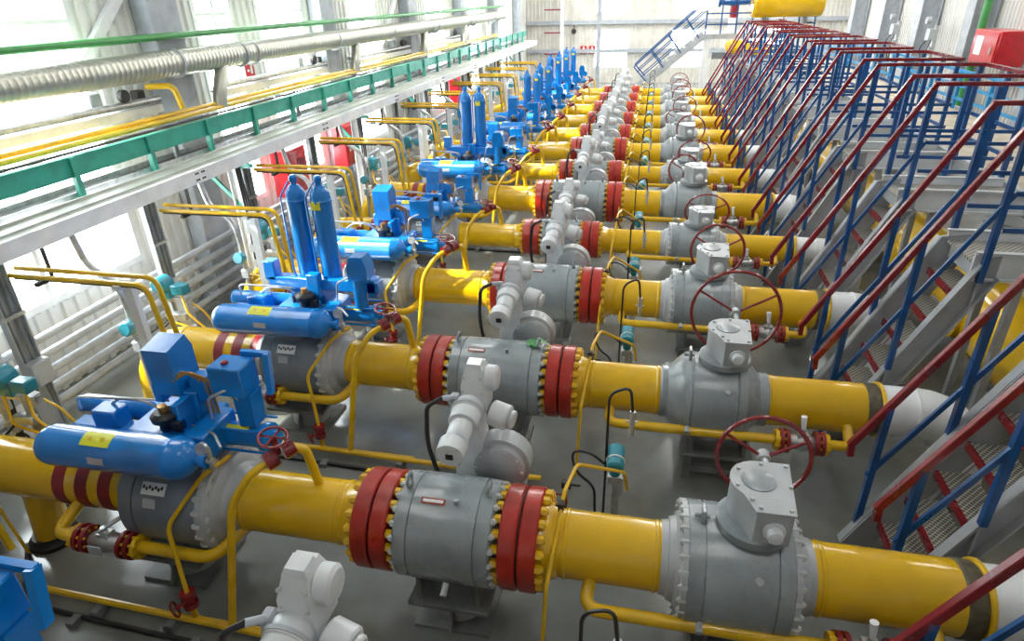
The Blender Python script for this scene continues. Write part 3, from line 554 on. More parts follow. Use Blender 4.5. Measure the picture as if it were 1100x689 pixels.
        part('solenoid_fins', 'ucf', lambda b: [b.box((-2.62+.03*q, .0, 1.17), (.016, .07, .06)) for q in range(5)], 'black', t)

def actuator_white(i, Y, s, z0, xc):
    t = thing('electric_actuator', 'white electric actuator with motor drum and cable ' + rowtag(i), 'actuator', (xc-.1, Y, z0), 'white electric actuators', (1, s, s), org=(xc-.1, 0, 0))
    x = xc; k = '%.2f' % xc
    gd = part('gear_drum', 'gd'+k, lambda b: (b.lathe((x+.08, .30, .80), (0, 1, 0), [(0, .13), (.01, .15), (.05, .15), (.055, .175), (.17, .175), (.19, .155), (.2, .1)], 36), b.box((x+.08, .41, .68), (.28, .13, .2), ch=.02)), 'lgrey', t)
    part('drum_bolts', 'gdb'+k, lambda b: [b.cyl((x+.08+.135*math.cos(a), .29, .80+.135*math.sin(a)), (x+.08+.135*math.cos(a), .305, .80+.135*math.sin(a)), .01, seg=6) for a in [2*PI*q/10 for q in range(10)]], 'nut', gd, 'stuff')
    part('column', 'ac'+k, lambda b: (b.hull([(x-.1+dx, .40+dy, z) for dx, dy, z in ((-.08, -.09, .72), (.1, -.09, .72), (-.08, .09, .72), (.1, .09, .72), (-.07, -.08, 1.1), (.07, -.08, 1.1), (-.07, .08, 1.1), (.07, .08, 1.1))]), b.ccyl((x-.1, .40, 1.06), (x-.1, .40, 1.14), .085, .006, 20)), 'actwhite', t)
    hd = part('motor_housing', 'mh'+k, lambda b: b.lathe((x-.1, .12, 1.12), (0, 1, .16), [(0, .058), (.01, .066), (.10, .068), (.105, .060), (.125, .060), (.13, .080), (.14, .084), (.21, .084), (.215, .092), (.235, .092), (.24, .084), (.27, .086), (.30, .07)], 32), 'actwhite', t)
    part('motor_cap', 'mc'+k, lambda b: b.lathe((x-.115, .035, 1.085), (0, 1, .16), [(0, .06), (.006, .078), (.09, .080), (.098, .072), (.12, .05)], 32), 'actwhite', hd)
    part('clamp_ring', 'mcr'+k, lambda b: b.lathe((x-.1, .335, 1.155), (0, 1, .16), [(0, .088), (.003, .096), (.02, .096), (.023, .088)], 32), 'structural', hd)
    part('cap_screws', 'mcs'+k, lambda b: [b.cyl((x-.115+.07*math.cos(q), .03, 1.085+.07*math.sin(q)), (x-.115+.07*math.cos(q), .045, 1.087+.07*math.sin(q)), .007, seg=6) for q in (.8, 2.4, 3.9, 5.5)], 'nut', hd, 'stuff')
    part('display_window', 'mw'+k, lambda b: b.box((x-.115, .034, 1.085), (.04, .010, .034)), 'black', hd)
    part('terminal_box', 'tb'+k, lambda b: b.hull([(x-.08+dx, dy, z) for dx, dy, z in ((-.07, .40, 1.12), (.075, .40, 1.12), (-.07, .56, 1.12), (.075, .56, 1.12), (-.065, .40, 1.29), (.065, .40, 1.29), (-.05, .45, 1.385), (.05, .45, 1.385), (-.045, .55, 1.39), (.045, .55, 1.39), (-.075, .57, 1.31), (.075, .57, 1.31), (.085, .46, 1.22), (.085, .55, 1.22))]), 'actwhite', t)
    part('box_lid', 'tl'+k, lambda b: (b.ccyl((x-.03, .50, 1.30), (x+.05, .50, 1.30), .075, .015, 20), b.hull([(x-.08+dx, dy, z) for dx, dy, z in ((-.052, .44, 1.375), (.052, .44, 1.375), (-.052, .53, 1.375), (.052, .53, 1.375), (-.04, .45, 1.405), (.04, .45, 1.405), (-.04, .52, 1.41), (.04, .52, 1.41))])), 'actwhite', t)
    part('side_knob', 'sk'+k, lambda b: (b.ccyl((x+.02, .42, 1.12), (x+.13, .40, 1.10), .075, .01, 20), b.ccyl((x+.13, .40, 1.10), (x+.16, .395, 1.095), .055, .008, 16)), 'actwhite', t)
    part('lid_bolts', 'lb'+k, lambda b: [b.cyl((x-.08+dx, dy, z), (x-.08+dx, dy-.014, z+.01), .009, seg=6) for dx, dy, z in ((-.05, .415, 1.335), (.05, .415, 1.335), (-.055, .402, 1.25), (.055, .402, 1.25))], 'nut', t, 'stuff')
    gl_ = part('cable_gland', 'cg'+k, lambda b: (b.cyl((x-.17, .36, 1.24), (x-.23, .32, 1.25), .016, seg=10), b.box((x-.18, .38, 1.21), (.05, .07, .06), ch=.01)), 'structural', t)
    part('cable', 'cl'+k, lambda b: (b.tube([(x-.23, .32, 1.25), (x-.31, .28, 1.22), (x-.34, .30, .95), (x-.30, .40, .5), (x-.28, .5, .02)], .014, 8, .12), b.tube([(x-.12, .50, 1.16), (x-.20, .47, .95), (x-.18, .48, .5), (x-.2, .55, .02)], .014, 8, .12)), 'black', gl_)

def transmitter(i, Y):
    y = .66; lab = rowtag(i)
    t = thing('pressure_transmitter', 'teal pressure transmitter on a post behind pipe ' + lab, 'transmitter', (-.05, Y+y, 0), 'pressure transmitters', org=(-.05, y, 0))
    part('post', 'tpo', lambda b: (b.box((-.05, y+.02, .3), (.045, .045, .6)), b.box((-.05, y+.02, .008), (.14, .14, .016))), 'steel', t)
    hd = part('head', 'thd', lambda b: (b.ccyl((-.06, y-.11, .70), (-.06, y+.05, .74), .052, .012, 20), b.ccyl((-.06, y-.04, .60), (-.06, y-.04, .72), .034, .006, 14)), 'teal', t)
    part('cover_ring', 'tcr', lambda b: b.torus((-.06, y-.05, .715), (0, 1, .22), .053, .006, 20, 6), 'plate', hd)
    part('manifold', 'tmf', lambda b: (b.box((-.06, y-.03, .57), (.09, .07, .06), ch=.006), b.cyl((-.02, y-.03, .57), (-.02, y-.03, .44), .012, seg=8)), 'steel', t)
    part('black_tube', 'tbt', lambda b: (b.tube([(-.12, y, .05), (-.12, y, 1.16), (.0, y-.03, 1.24), (.02, y-.03, 1.06)], .0085, 6, .06), b.tube([(-.10, y, .62), (-.22, y, .72), (-.34, y+.02, .70), (-.30, y-.04, .58), (-.18, y-.05, .5), (-.16, y-.05, .02)], .0085, 6, .07)), 'black', t)
    part('fitting', 'tft', lambda b: (b.cyl((.02, y-.03, .9), (.02, y-.03, 1.07), .014, .018, 8), b.cyl((-.015, y-.03, 1.0), (.055, y-.03, 1.0), .006, seg=6)), 'steel', t)
    t = thing('impulse_line', 'thin bent yellow impulse tube with needle valve ' + lab, 'tube', (-.3, Y+.5, 0), 'impulse tubes', org=(-.3, .5, 0))
    part('tube', 'imp', lambda b: b.tube([(-.36, -.36, .03), (-.34, -.30, .62), (-.30, .06, .93), (-.26, .28, .93), (.0, y-.08, .66), (.02, y-.05, .50)], .011, 8, .04), 'yellow2', t)
    part('riser', 'impr', lambda b: b.tube([(-.36, .64, .02), (-.36, .64, .42), (-.36, .64, .46)], .011, 8), 'yellow2', t)
    nv = part('needle_valve', 'impv', lambda b: (b.box((-.31, .0, .88), (.03, .04, .05)), b.cyl((-.34, .0, .88), (-.28, .0, .88), .008, seg=6), b.box((-.36, .64, .46), (.06, .05, .05), ch=.006), b.cyl((-.36, .64, .46), (-.27, .64, .46), .008, seg=6)), 'dark', t)
    part('wheel', 'impw', lambda b: b.torus((-.40, .58, .36), (0, -1, .4), .05, .007, 18, 6), 'maroon', nv)

for i in range(13): build_row(i)
# yellow supporting leg under the twelfth row
t = thing('pipe_stanchion', 'yellow tubular leg with dark collar under the banded end of the twelfth pipe row', 'pipe support', (-3.78, ROWY[1], 0))
part('leg', 'plg', lambda b: b.cyl((-3.78, ROWY[1], .04), (-3.70, ROWY[1], ZP-.1), .105, seg=24), 'yellow', t)
part('floor_collar', 'plc', lambda b: b.lathe((-3.78, ROWY[1], 0), (0, 0, 1), [(0, .15), (.03, .15), (.05, .125), (.07, .12)], 28), 'black', t)

solo('bent_tube', lambda b: b.tube([(-2.02, .86, 1.60), (-1.93, .84, 1.60), (-1.86, .83, 1.50), (-1.80, .83, .9), (-1.80, .83, .3)], .02, 10, .06), 'yellow2', 'short bent yellow tube hanging on the blue actuator of the thirteenth pipe row', 'tube', org=(-1.9, .84, 0))
def rag(b):
    vs = []; n = 9
    for a in range(n):
        for c in range(n):
            u, v = a/(n-1)-.5, c/(n-1)-.5; an = .25 + v*.75
            rr = .296 + .012*math.sin(9*u+5*v) + .01*math.sin(14*v-4*u)
            vs.append(V(-.72+.10*u+.02*math.sin(7*v), ROWY[2]+rr*math.sin(an), ZP+rr*math.cos(an)))
    b.add(vs, [(a*n+c, (a+1)*n+c, (a+1)*n+c+1, a*n+c+1) for a in range(n-1) for c in range(n-1)])
solo('rag', rag, 'grass', 'crumpled green rag lying on the flanged valve of the eleventh pipe row', 'rag', org=(-.72, ROWY[2], .9))
# ================================================================== STAIRS AND WALKWAY
ZD = 1.57; SX0, SX1 = 1.47, 2.21
def stair(k):
    yn, yf = 2.94+1.58*(k-1), 3.39+1.58*(k-1); o = ORDN[k] if k < 13 else 'last'
    num = ORDN[k+1] if k+1 < 13 else 'first'
    t = thing('crossover_stair', 'steep grey stair with red handrails and blue posts, %s stair from the far wall' % num, 'stair', (SX0, yn, 0), 'crossover stairs', org=(SX0, 0, 0))
    t.location.y = yn + (.08 if k == 0 else 0); t.location.x = SX0 - (.28 if k == 0 else 0); Wd = yf-yn
    sl = (ZD)/(SX1-SX0); n = 7
    for y, sg in ((0, -1), (Wd, 1)):
        so_ = .085 if sg > 0 else 0
        part('stringer', 'st%d' % sg, lambda b: (b.prism([(x, y-.012, z) for x, z in ((SX0+.025-so_, 0), (SX0+.19-so_, 0), (SX1+.14, ZD-.12), (SX1+.14, ZD+.05), (SX1+.025-so_, ZD+.02))], (0, .024, 0)),
             b.bar((SX0+.025-so_, y+sg*.03, .0), (SX1+.025-so_, y+sg*.03, ZD+.01), .06, .014), b.bar((SX0+.19, y+sg*.03, .02), (SX1+.14, y+sg*.03, ZD-.10), .06, .014)), 'stringer', t)
    for q in range(1, n):
        z = ZD*q/n; x = SX0+.03+(SX1-SX0)*q/n
        tr_ = part('tread', 'td%d' % q, lambda b: b.box((x+.09, Wd/2, z-.012), (.19, Wd-.03, .022)), 'tread', t)
        part('nosing', 'ns%d' % q, lambda b: b.box((x-.012, Wd/2, z-.022), (.016, Wd-.03, .05)), 'railred', tr_)
    RX0, RZ0, RX1, RZ1 = 1.33, .74, 2.26, 2.52
    for y, sg in ((-.05, -1), (Wd+.05, 1)):
        part('handrail', 'hr%d' % sg, lambda b: (b.bar((RX0, y, RZ0), (RX1, y, RZ1), .038, .042, .005), b.bar((RX1-.02, y, RZ1), (3.24, y, RZ1), .038, .034, .005), b.bar((RX0+.01, y, RZ0+.01), (RX0+.015, y, RZ0-.07), .038, .034)), 'railred', t)
        part('mid_rail', 'mr%d' % sg, lambda b: (b.bar((1.47, y, .53), (RX1+.02, y, 2.05), .018, .03), b.bar((RX1+.02, y, 2.05), (3.22, y, 2.05), .018, .03), b.bar((RX1+.02, y, 1.81), (3.22, y, 1.81), .018, .03)), 'railblue', t)
        for (x, zb, zt_) in ((1.49, .04, 1.04), (1.84, .72, 1.71), (2.24, 1.44, 2.47), (2.72, ZD, 2.5), (3.20, ZD, 2.5)):
            part('post', 'ps%.2f%d' % (x, sg), lambda b: b.bar((x, y, zb), (x, y, zt_), .038, .038), 'railblue', t)
        for (x, zb) in ((1.84, .50), (2.24, 1.24)):
            part('post_bracket', 'pb%.2f%d' % (x, sg), lambda b: b.bar((x, y-sg*.028, zb), (x, y-sg*.028, zb+.3), .05, .014), 'lgrey', t)
        part('fascia', 'fs%d' % sg, lambda b: (b.box((2.70, y-sg*.05, ZD-.03), (1.02, .02, .2)), b.box((2.70, y-sg*.05+sg*.012, ZD-.12), (1.02, .044, .016)), b.box((2.70, y-sg*.05+sg*.012, ZD+.065), (1.02, .044, .016))), 'actwhite', t)
    part('bridge_deck', 'bd', lambda b: b.box((2.70, Wd/2, ZD-.01), (1.02, Wd-.03, .02)), 'deck', t)
    part('cross_channel', 'cc', lambda b: [b.box((x, Wd/2, ZD-.08), (.05, Wd-.03, .1)) for x in (2.25, 2.7, 3.15)], 'lgrey', t)
    for y in (.02, Wd-.02):
        part('bridge_leg', 'bl%.2f' % y, lambda b: (b.box((2.52, y, (ZD-.13)/2), (.05, .05, ZD-.13)), b.box((2.52, y, .01), (.14, .14, .02))), 'stringer', t)
for k in range(0, 12): stair(k)
WX0, WX1, WY0, WY1 = 3.24, 4.5, .6, 21.2
t = thing('walkway', 'raised steel walkway with tan deck joining all the crossover stairs', 'walkway', ((WX0+WX1)/2, 0, 0))
y = WY0; q = 0
while y < WY1:
    ye = min(y+1.58, WY1)
    part('deck_panel', ('wd', q), lambda b: b.box(((WX0+WX1)/2, (y+ye)/2, ZD-.012), (WX1-WX0, ye-y-.01, .024)), 'concrete', t); y += 1.58; q += 1
for x in (WX0, WX1): part('edge_channel', ('we', x), lambda b: b.box((x, (WY0+WY1)/2, ZD-.06), (.04, WY1-WY0, .2)), 'lgrey', t)
y = WY0+.3; q = 0
while y < WY1:
    for x in (WX0+.36, WX1-.08):
        part('leg', ('wl', x, q), lambda b: b.box((x, y, (ZD-.1)/2), (.09, .09, ZD-.1)), 'stringer', t)
    y += 3.16; q += 1
# guard rails between bridges and along the far side
for k in range(0, 12):
    y0 = 3.39+1.58*(k-1)+.05; y1 = 2.94+1.58*k-.05; num = ORDN[k+1]
    t = thing('guard_rail', 'short red topped guard rail on the walkway beyond the %s stair from the far wall' % num, 'railing', (3.24, y0, ZD), 'guard rails between the bridges', org=(3.24, 0, ZD))
    L = y1-y0
    part('top_rail', 'gt', lambda b: b.bar((3.24, 0, 2.52), (3.24, L, 2.52), .038, .034), 'railred', t)
    part('mid_rail', 'gm', lambda b: (b.bar((3.24, 0, 2.05), (3.24, L, 2.05), .022, .035), b.bar((3.24, 0, 1.81), (3.24, L, 1.81), .022, .035)), 'railblue', t)
    part('post', 'gp', lambda b: b.bar((3.24, L/2, ZD), (3.24, L/2, 2.5), .04, .04), 'railblue', t)
t = thing('walkway_rail', 'long sky blue guard rail on the wall side of the raised walkway', 'railing', (4.47, 0, ZD))
for z in (1.72, 1.90, 2.10): part('rail', ('wr', z), lambda b: b.bar((4.47, WY0, z), (4.47, WY1, z), .03, .04), 'lightblue', t)
y = WY0+.1; q = 0
while y < WY1: part('post', ('wp', q), lambda b: b.bar((4.47, y, ZD), (4.47, y, 2.1), .045, .045), 'lightblue', t); y += 1.05; q += 1
# yellow header and risers below the walkway
t = thing('gas_header', 'large yellow gas header running below the bridges', 'pipe', (3.05, 0, 0))
part('pipe_section', 'ghd', lambda b: b.lathe((3.12, -2, .56), (0, 1, 0), [(0, .35), (22.5, .35), (22.65, .28), (22.75, .1)], 40), 'yellow', t)
for q in range(0, 13):
    part('branch', ('ghb', q), lambda b: b.lathe((2.72, ROWY[q]+.1, .56), (1, 0, 0), [(0, .0), (.01, .15), (.3, .16)], 20), 'yellow', t)
for q in range(0, 6):
    part('saddle', ('ghs', q), lambda b: b.box((3.12, 1.2+q*3.9, .12), (.5, .2, .24), ch=.01), 'support', t)

# ================================================================== LEFT SIDE: tray, guard, ducts, stands
TY0, TY1 = -1.0, 24.4
t = thing('cable_tray', 'long pale grey cable tray on posts beside the green guard rail', 'cable tray', (-4.4, 0, 1.7))
part('side_channel', 'ct1', lambda b: (b.box((-4.205, (TY0+TY1)/2, 1.77), (.02, TY1-TY0, .13)), b.box((-4.23, (TY0+TY1)/2, 1.71), (.06, TY1-TY0, .012))), 'white', t)
part('cover', 'ct2', lambda b: (b.box((-4.36, (TY0+TY1)/2, 1.83), (.30, TY1-TY0, .012)), b.box((-4.30, (TY0+TY1)/2, 1.842), (.02, TY1-TY0, .014)), b.box((-4.50, (TY0+TY1)/2, 1.84), (.02, TY1-TY0, .03))), 'tray', t)
part('inner_channel', 'ct3', lambda b: b.box((-4.52, (TY0+TY1)/2, 1.77), (.02, TY1-TY0, .11)), 'steel', t)
part('bottom_panel', 'ct4', lambda b: b.box((-4.36, (TY0+TY1)/2, 1.72), (.30, TY1-TY0, .01)), 'steel', t)
for q in range(8):
    y = 2.7+q*2.6
    part('splice_plate', ('ctp', q), lambda b: [b.cyl((-4.197, y+dy, 1.77+dz), (-4.187, y+dy, 1.77+dz), .010, seg=6) for dy in (-.06, -.03, .03, .06) for dz in (-.03, .03)], 'dark', t, 'stuff')
t = thing('perforated_tray', 'narrow perforated steel tray behind the pale cable tray', 'cable tray', (-4.75, 0, 1.76))
part('channel', 'pt1', lambda b: (b.box((-4.75, (TY0+TY1)/2, 1.80), (.24, TY1-TY0, .01)), b.box((-4.63, (TY0+TY1)/2, 1.83), (.01, TY1-TY0, .07)), b.box((-4.87, (TY0+TY1)/2, 1.83), (.01, TY1-TY0, .07))), 'steel', t)
part('slots', 'pt2', lambda b: [b.box((x, TY0+.1+.12*q, 1.807), (.03, .05, .004)) for q in range(int((TY1-TY0)/.12)) for x in (-4.82, -4.75, -4.68)], 'dark', t, 'stuff')
part('cables', 'pt3', lambda b: [b.tube([(-4.80+.04*q, TY0, 1.825), (-4.80+.035*q, 6, 1.825), (-4.79+.04*q, TY1, 1.825)], .012, 6) for q in range(3)], 'black', t)
# green guard
t = thing('green_guard_rail', 'sea green plank guard rail on posts behind the cable tray', 'railing', (-4.6, 0, 1.7))
part('plank', 'gg1', lambda b: (b.box((-4.60, (TY0+TY1)/2, 2.075), (.02, TY1-TY0, .14)), b.box((-4.61, (TY0+TY1)/2, 2.15), (.06, TY1-TY0, .012)), b.box((-4.61, (TY0+TY1)/2, 2.0), (.06, TY1-TY0, .012))), 'green', t)
for q in range(27):
    y = .85+q*.88 - .05
    if y > TY1: break
    part('post', ('ggp', q), lambda b: (b.box((-4.575, y, 1.92), (.025, .05, .46)), b.box((-4.60, y, 1.92), (.05, .012, .46))), 'green', t)
# tray posts
for q in range(7):
    y = 2.95+q*3.1
    t = thing('tray_post', 'white steel post carrying the cable tray, %s post from far wall' % ORDN[q+6], 'post', (-4.36, y, 0), 'cable tray posts', org=(-4.36, 0, 0))
    part('shaft', 'tps', lambda b: (b.box((-4.36, 0, .85), (.10, .012, 1.7)), b.box((-4.41, 0, .85), (.012, .09, 1.7)), b.box((-4.31, 0, .85), (.012, .09, 1.7))), 'white', t)
    part('base_plate', 'tpb', lambda b: b.box((-4.36, 0, .01), (.2, .2, .02)), 'support', t)
    part('bracket', 'tpk', lambda b: (b.box((-4.45, 0, 1.685), (.62, .06, .04)), b.bar((-4.32, 0, 1.2), (-4.75, 0, 1.68), .03, .04)), 'green', t)
    part('cables', 'tpc', lambda b: [b.tube([(-4.30+.02*k, -.05, 1.68), (-4.27+.03*k, -.06, 1.2), (-4.29+.025*k, -.07, .7), (-4.24+.02*k, -.12, .45), (-4.26, -.1, .05)], .010, 6, .1) for k in range(3)], 'black', t)
    part('junction_box', 'tpj', lambda b: b.box((-4.25, -.04, 1.02), (.12, .09, .16), ch=.01), 'structural', t)
    part('junction_box', 'tpj2', lambda b: b.box((-4.27, -.05, .78), (.08, .1, .1), ch=.01), 'structural', t)
    part('gauge', 'tpj3', lambda b: b.cyl((-4.22, -.05, .62), (-4.22, -.14, .62), .05, seg=14), 'structural', t)
    part('cable_coil', 'tpj4', lambda b: b.torus((-4.2, -.12, .5), (0, 1, 0), .06, .008, 16, 6), 'black', t)
# overhead twin yellow conduits with drops to each row
for q in range(-1, 11):
    y = 3.45+q*1.6
    t = thing('overhead_conduit', 'pair of yellow tubes bending down from the cable tray, %s pair from far wall' % ORDN[q+2], 'pipe', (-3.8, y, 1.5), 'yellow overhead tubes', org=(-3.8, 0, 1.5))
    for k in range(2):
        part('tube', 'oc%d' % k, lambda b: b.tube([(-4.5, -.03+.06*k, 1.50+.035*k), (-3.36+.04*k, -.03+.06*k, 1.50+.035*k), (-3.28+.05*k, -.03+.06*k, .62)], .019, 8, .09), 'yellow2', t)
    part('black_tube', 'ocb', lambda b: b.tube([(-4.5, .0, 1.465), (-3.4, .0, 1.465), (-3.32, .0, .8)], .010, 6, .1), 'black', t)
    part('support_post', 'ocp', lambda b: (b.box((-3.62, .09, .74), (.075, .05, 1.48)), b.box((-3.62, .05, 1.455), (.05, .16, .03)), b.box((-3.62, .09, .008), (.16, .16, .016))), 'white', t)
    part('hanger', 'och', lambda b: (b.box((-4.25, 0, 1.455), (.03, .14, .03)), b.box((-4.25, .075, 1.585), (.03, .012, .27))), 'dark', t)
    part('valve_wheel', 'ocw', lambda b: (b.torus((-3.24, -.10, .78), (.2, -1, .2), .055, .008, 18, 6), b.cyl((-3.28, -.03, .78), (-3.24, -.10, .78), .014, seg=8), b.ccyl((-3.28, -.03, .70), (-3.28, -.03, .86), .035, .006, 12)), 'railred', t)
    # stand with instruments below
    ys = 4.43+q*1.58
    t = thing('instrument_stand', 'pale steel stand with teal instruments and thin tubing, %s stand from far wall' % ORDN[q+2], 'instrument stand', (-4.0, ys, 0), 'instrument stands', org=(-4.0, 0, 0))
    part('post', 'isp', lambda b: (b.box((-4.0, 0, .45), (.11, .07, .9)), b.box((-4.0, 0, .01), (.22, .2, .02))), 'lgrey', t)
    part('instrument', 'isi', lambda b: (b.ccyl((-4.16, -.08, 1.02), (-4.16, .06, 1.02), .075, .012, 18), b.box((-4.16, 0, .93), (.12, .08, .1), ch=.008), b.box((-3.96, -.04, 1.0), (.13, .1, .09), ch=.01)), 'teal', t)
    part('arm', 'isa', lambda b: (b.box((-4.08, 0, .87), (.3, .04, .04)),), 'steel', t)
    part('tubing', 'ist', lambda b: (b.tube([(-4.16, -.05, .9), (-4.12, -.1, .7), (-3.9, -.1, .65), (-3.82, -.12, .3), (-3.86, -.05, .05)], .010, 6, .05), b.tube([(-3.96, -.05, .95), (-3.88, -.12, .8), (-3.7, -.1, .6), (-3.68, -.1, .2), (-3.7, -.05, .03)], .010, 6, .05), b.tube([(-4.1, .04, .9), (-3.9, .08, .75), (-3.8, .1, .55), (-3.95, .1, .4)], .010, 6, .05)), 'yellow2', t)
    part('manifold', 'ism', lambda b: b.box((-4.02, -.07, .74), (.16, .06, .07), ch=.008), 'steel', t)
    part('gauge', 'ism2', lambda b: b.cyl((-3.93, -.03, .62), (-3.93, -.16, .62), .03, seg=12), 'steel', t)
    part('gauge', 'ism3', lambda b: b.cyl((-4.05, -.03, .55), (-4.05, -.15, .55), .03, seg=12), 'steel', t)
    part('black_hose', 'ish', lambda b: b.tube([(-4.1, -.05, .72), (-4.2, -.16, .6), (-4.1, -.2, .4), (-4.02, -.06, .3)], .010, 6, .06), 'black', t)
    t = thing('cable_riser', 'bundle of dark cables on a pale channel rising to the tray, %s from far wall' % ORDN[q+2], 'cable riser', (-4.55, ys+.5, 0), 'cable risers', org=(-4.55, 0, 0))
    part('channel', 'cr1', lambda b: (b.box((-4.57, 0, .85), (.02, .16, 1.7)), b.box((-4.55, .075, .85), (.05, .012, 1.7)), b.box((-4.55, -.075, .85), (.05, .012, 1.7))), 'lgrey', t)
    for k in (0, 2): part('cable', 'cr2%d' % k, lambda b: b.tube([(-4.545, -.05+.033*k, 1.7), (-4.54, -.05+.033*k, .9), (-4.53+.01*k, -.06+.04*k, .5), (-4.50+.02*k, -.08+.05*k, .02)], .011, 6, .1), 'black' if k % 2 else 'support', t)
    part('clamp', 'cr3', lambda b: b.box((-4.53, 0, 1.2), (.03, .18, .03)), 'steel', t)
    part('terminal_box', 'cr4', lambda b: b.box((-4.50, .0, .72), (.09, .16, .2), ch=.01), 'lgrey', t)
    t = thing('drop_pipe', 'slim grey drop pipe with teal gauge below the tray, %s from far wall' % ORDN[q+2], 'pipe', (-4.05, ys-.55, 0), 'grey drop pipes', org=(-4.05, 0, 0))
    part('pipe', 'dp1', lambda b: b.tube([(-4.36, 0, 1.70), (-4.30, 0, 1.40), (-4.08, 0, 1.28), (-4.05, 0, 1.1), (-4.05, 0, .0)], .028, 10, .1), 'steel', t)
    part('gauge', 'dp2', lambda b: (b.ccyl((-4.05, -.02, .88), (-4.05, -.10, .9), .06, .01, 16)), 'teal', t)
    part('valve_block', 'dp3', lambda b: (b.box((-4.05, 0, .70), (.09, .08, .1), ch=.01), b.cyl((-4.05, 0, .7), (-3.93, -.02, .7), .012, seg=6)), 'lgrey', t)
    part('yellow_tube', 'dp4', lambda b: b.tube([(-4.01, -.02, .7), (-3.85, -.04, .7), (-3.8, -.04, .4), (-3.82, 0, .02)], .011, 6, .06), 'yellow2', t)
# yellow twin pipes above the rail and fire pipe
for k, z in enumerate((2.19, 2.225)):
    solo('long_gas_tube', lambda b: b.cyl((-4.8-.06*k, TY0, z), (-4.8-.06*k, 20.8, z), .024, seg=12), 'yellow2', ('lower' if k == 0 else 'upper') + ' of two long yellow tubes behind the green guard rail', 'pipe', org=(-4.8, 9, z))
solo('cable_bundle', lambda b: [b.tube([(-4.77+.02*k, TY0, 2.145), (-4.77+.02*k, 20.5, 2.145)], .010, 6) for k in range(2)], 'black', 'black cable bundle slung under the long yellow tubes', 'cable', org=(-4.77, 9, 2.17))
for q in range(8):
    y = 3.2+q*2.5
    solo('tube_bracket', lambda b: (b.box((-4.9, y, 2.115), (.4, .04, .03)), b.box((-4.72, y, 1.97), (.03, .05, .3))), 'support', 'small dark bracket holding the long yellow tubes, %s bracket from far wall' % ORDN[q+5], 'bracket', 'brackets of the long yellow tubes', org=(-4.9, y, 2.0))
solo('fire_pipe', lambda b: b.cyl((-4.97, TY0, 2.935), (-4.97, 22.4, 2.975), .035, seg=16), 'grass', 'long green fire water pipe above the spiral duct', 'pipe', org=(-4.97, 9, 2.94))
t = thing('spiral_duct', 'long galvanised spiral ventilation duct along the windowed wall', 'duct', (-4.9, 0, 2.7))
def duct_spiral(b):
    vs = []; fs = []; seg = 28; prof = []; y = TY0
    while y < 22.0:
        prof += [(y-TY0, .128), (y-TY0+.048, .128), (y-TY0+.052, .1305), (y-TY0+.060, .1305)]; y += .066
    b.lathe((-4.9, TY0, 2.685), (0, 1, .0018), prof, seg)
part('duct_shell', 'ds', duct_spiral, 'duct', t)
for q, y in enumerate((6.2, 7.35, 7.6, 9.9, 12.2, 14.5, 14.9, 17.6, 18.2, 20.4)):
    part('clamp_ring', ('dc', q), lambda b: b.lathe((-4.9, y, 2.69), (0, 1, 0), [(0, .13), (.004, .142), (.03, .142), (.034, .13)], 28), 'structural', t)
for q, y in enumerate((7.0, 10.7, 14.2, 17.4, 20.0)):
    part('branch_duct', ('db', q), lambda b: b.tube([(-4.9, y, 2.66), (-4.86, y-.1, 2.5), (-4.84, y-.22, 2.36), (-4.84, y-.26, 2.18)], .075, 18, .12), 'duct', t)
# lower grey pipe shelf on the wall with gauges
t = thing('wall_shelf', 'perforated grey channel shelf with gauges fixed to the windowed wall', 'shelf', (-5.12, 0, 2.2))
for q, (a, c) in enumerate(((2.0, 6.1), (7.1, 10.0), (10.8, 13.8), (14.6, 17.6))):
    part('channel', ('ws', q), lambda b: (b.box((-5.14, (a+c)/2, 2.30), (.12, c-a, .02)), b.box((-5.08, (a+c)/2, 2.27), (.02, c-a, .08))), 'white', t)
    part('pipe', ('wsp', q), lambda b: b.cyl((-5.10, a, 2.36), (-5.10, c, 2.36), .035, seg=12), 'steel', t)
    part('gauge', ('wsg', q), lambda b: b.ccyl((-5.10, c-.5, 2.45), (-5.04, c-.5, 2.45), .06, .008, 18), 'dark', t)
    part('switch_box', ('wsh', q), lambda b: b.box((-5.15, c-.8, 2.44), (.08, .14, .14), ch=.01), 'structural', t)
    part('switch_box', ('wsi', q), lambda b: b.box((-5.15, c-.22, 2.42), (.1, .1, .1), ch=.01), 'dark', t)
for q, y in enumerate((6.0,)):
    solo('bent_tube', lambda b: b.tube([(-5.05, y-.1, 2.5), (-4.82, y+.02, 2.50), (-4.80, y+.05, 2.27)], .03, 12, .08), 'yellow2', 'yellow tube bending down from the wall gauges to the long tubes', 'pipe', org=(-4.9, y, 2.4))
t = thing('fire_notice', 'small red and white notice on the windowed wall below the duct', 'sign', (-5.22, 8.0, 2.4))
part('board', 'fn1', lambda b: b.box((-5.21, 8.0, 2.45), (.015, .24, .24)), 'plate', t)
part('red_field', 'fn2', lambda b: b.box((-5.198, 8.0, 2.46), (.006, .2, .16)), 'cabinet', t)
part('pictogram', 'fn3', lambda b: (b.box((-5.193, 8.03, 2.46), (.004, .04, .1)), b.box((-5.193, 7.96, 2.45), (.004, .05, .03))), 'plate', t)
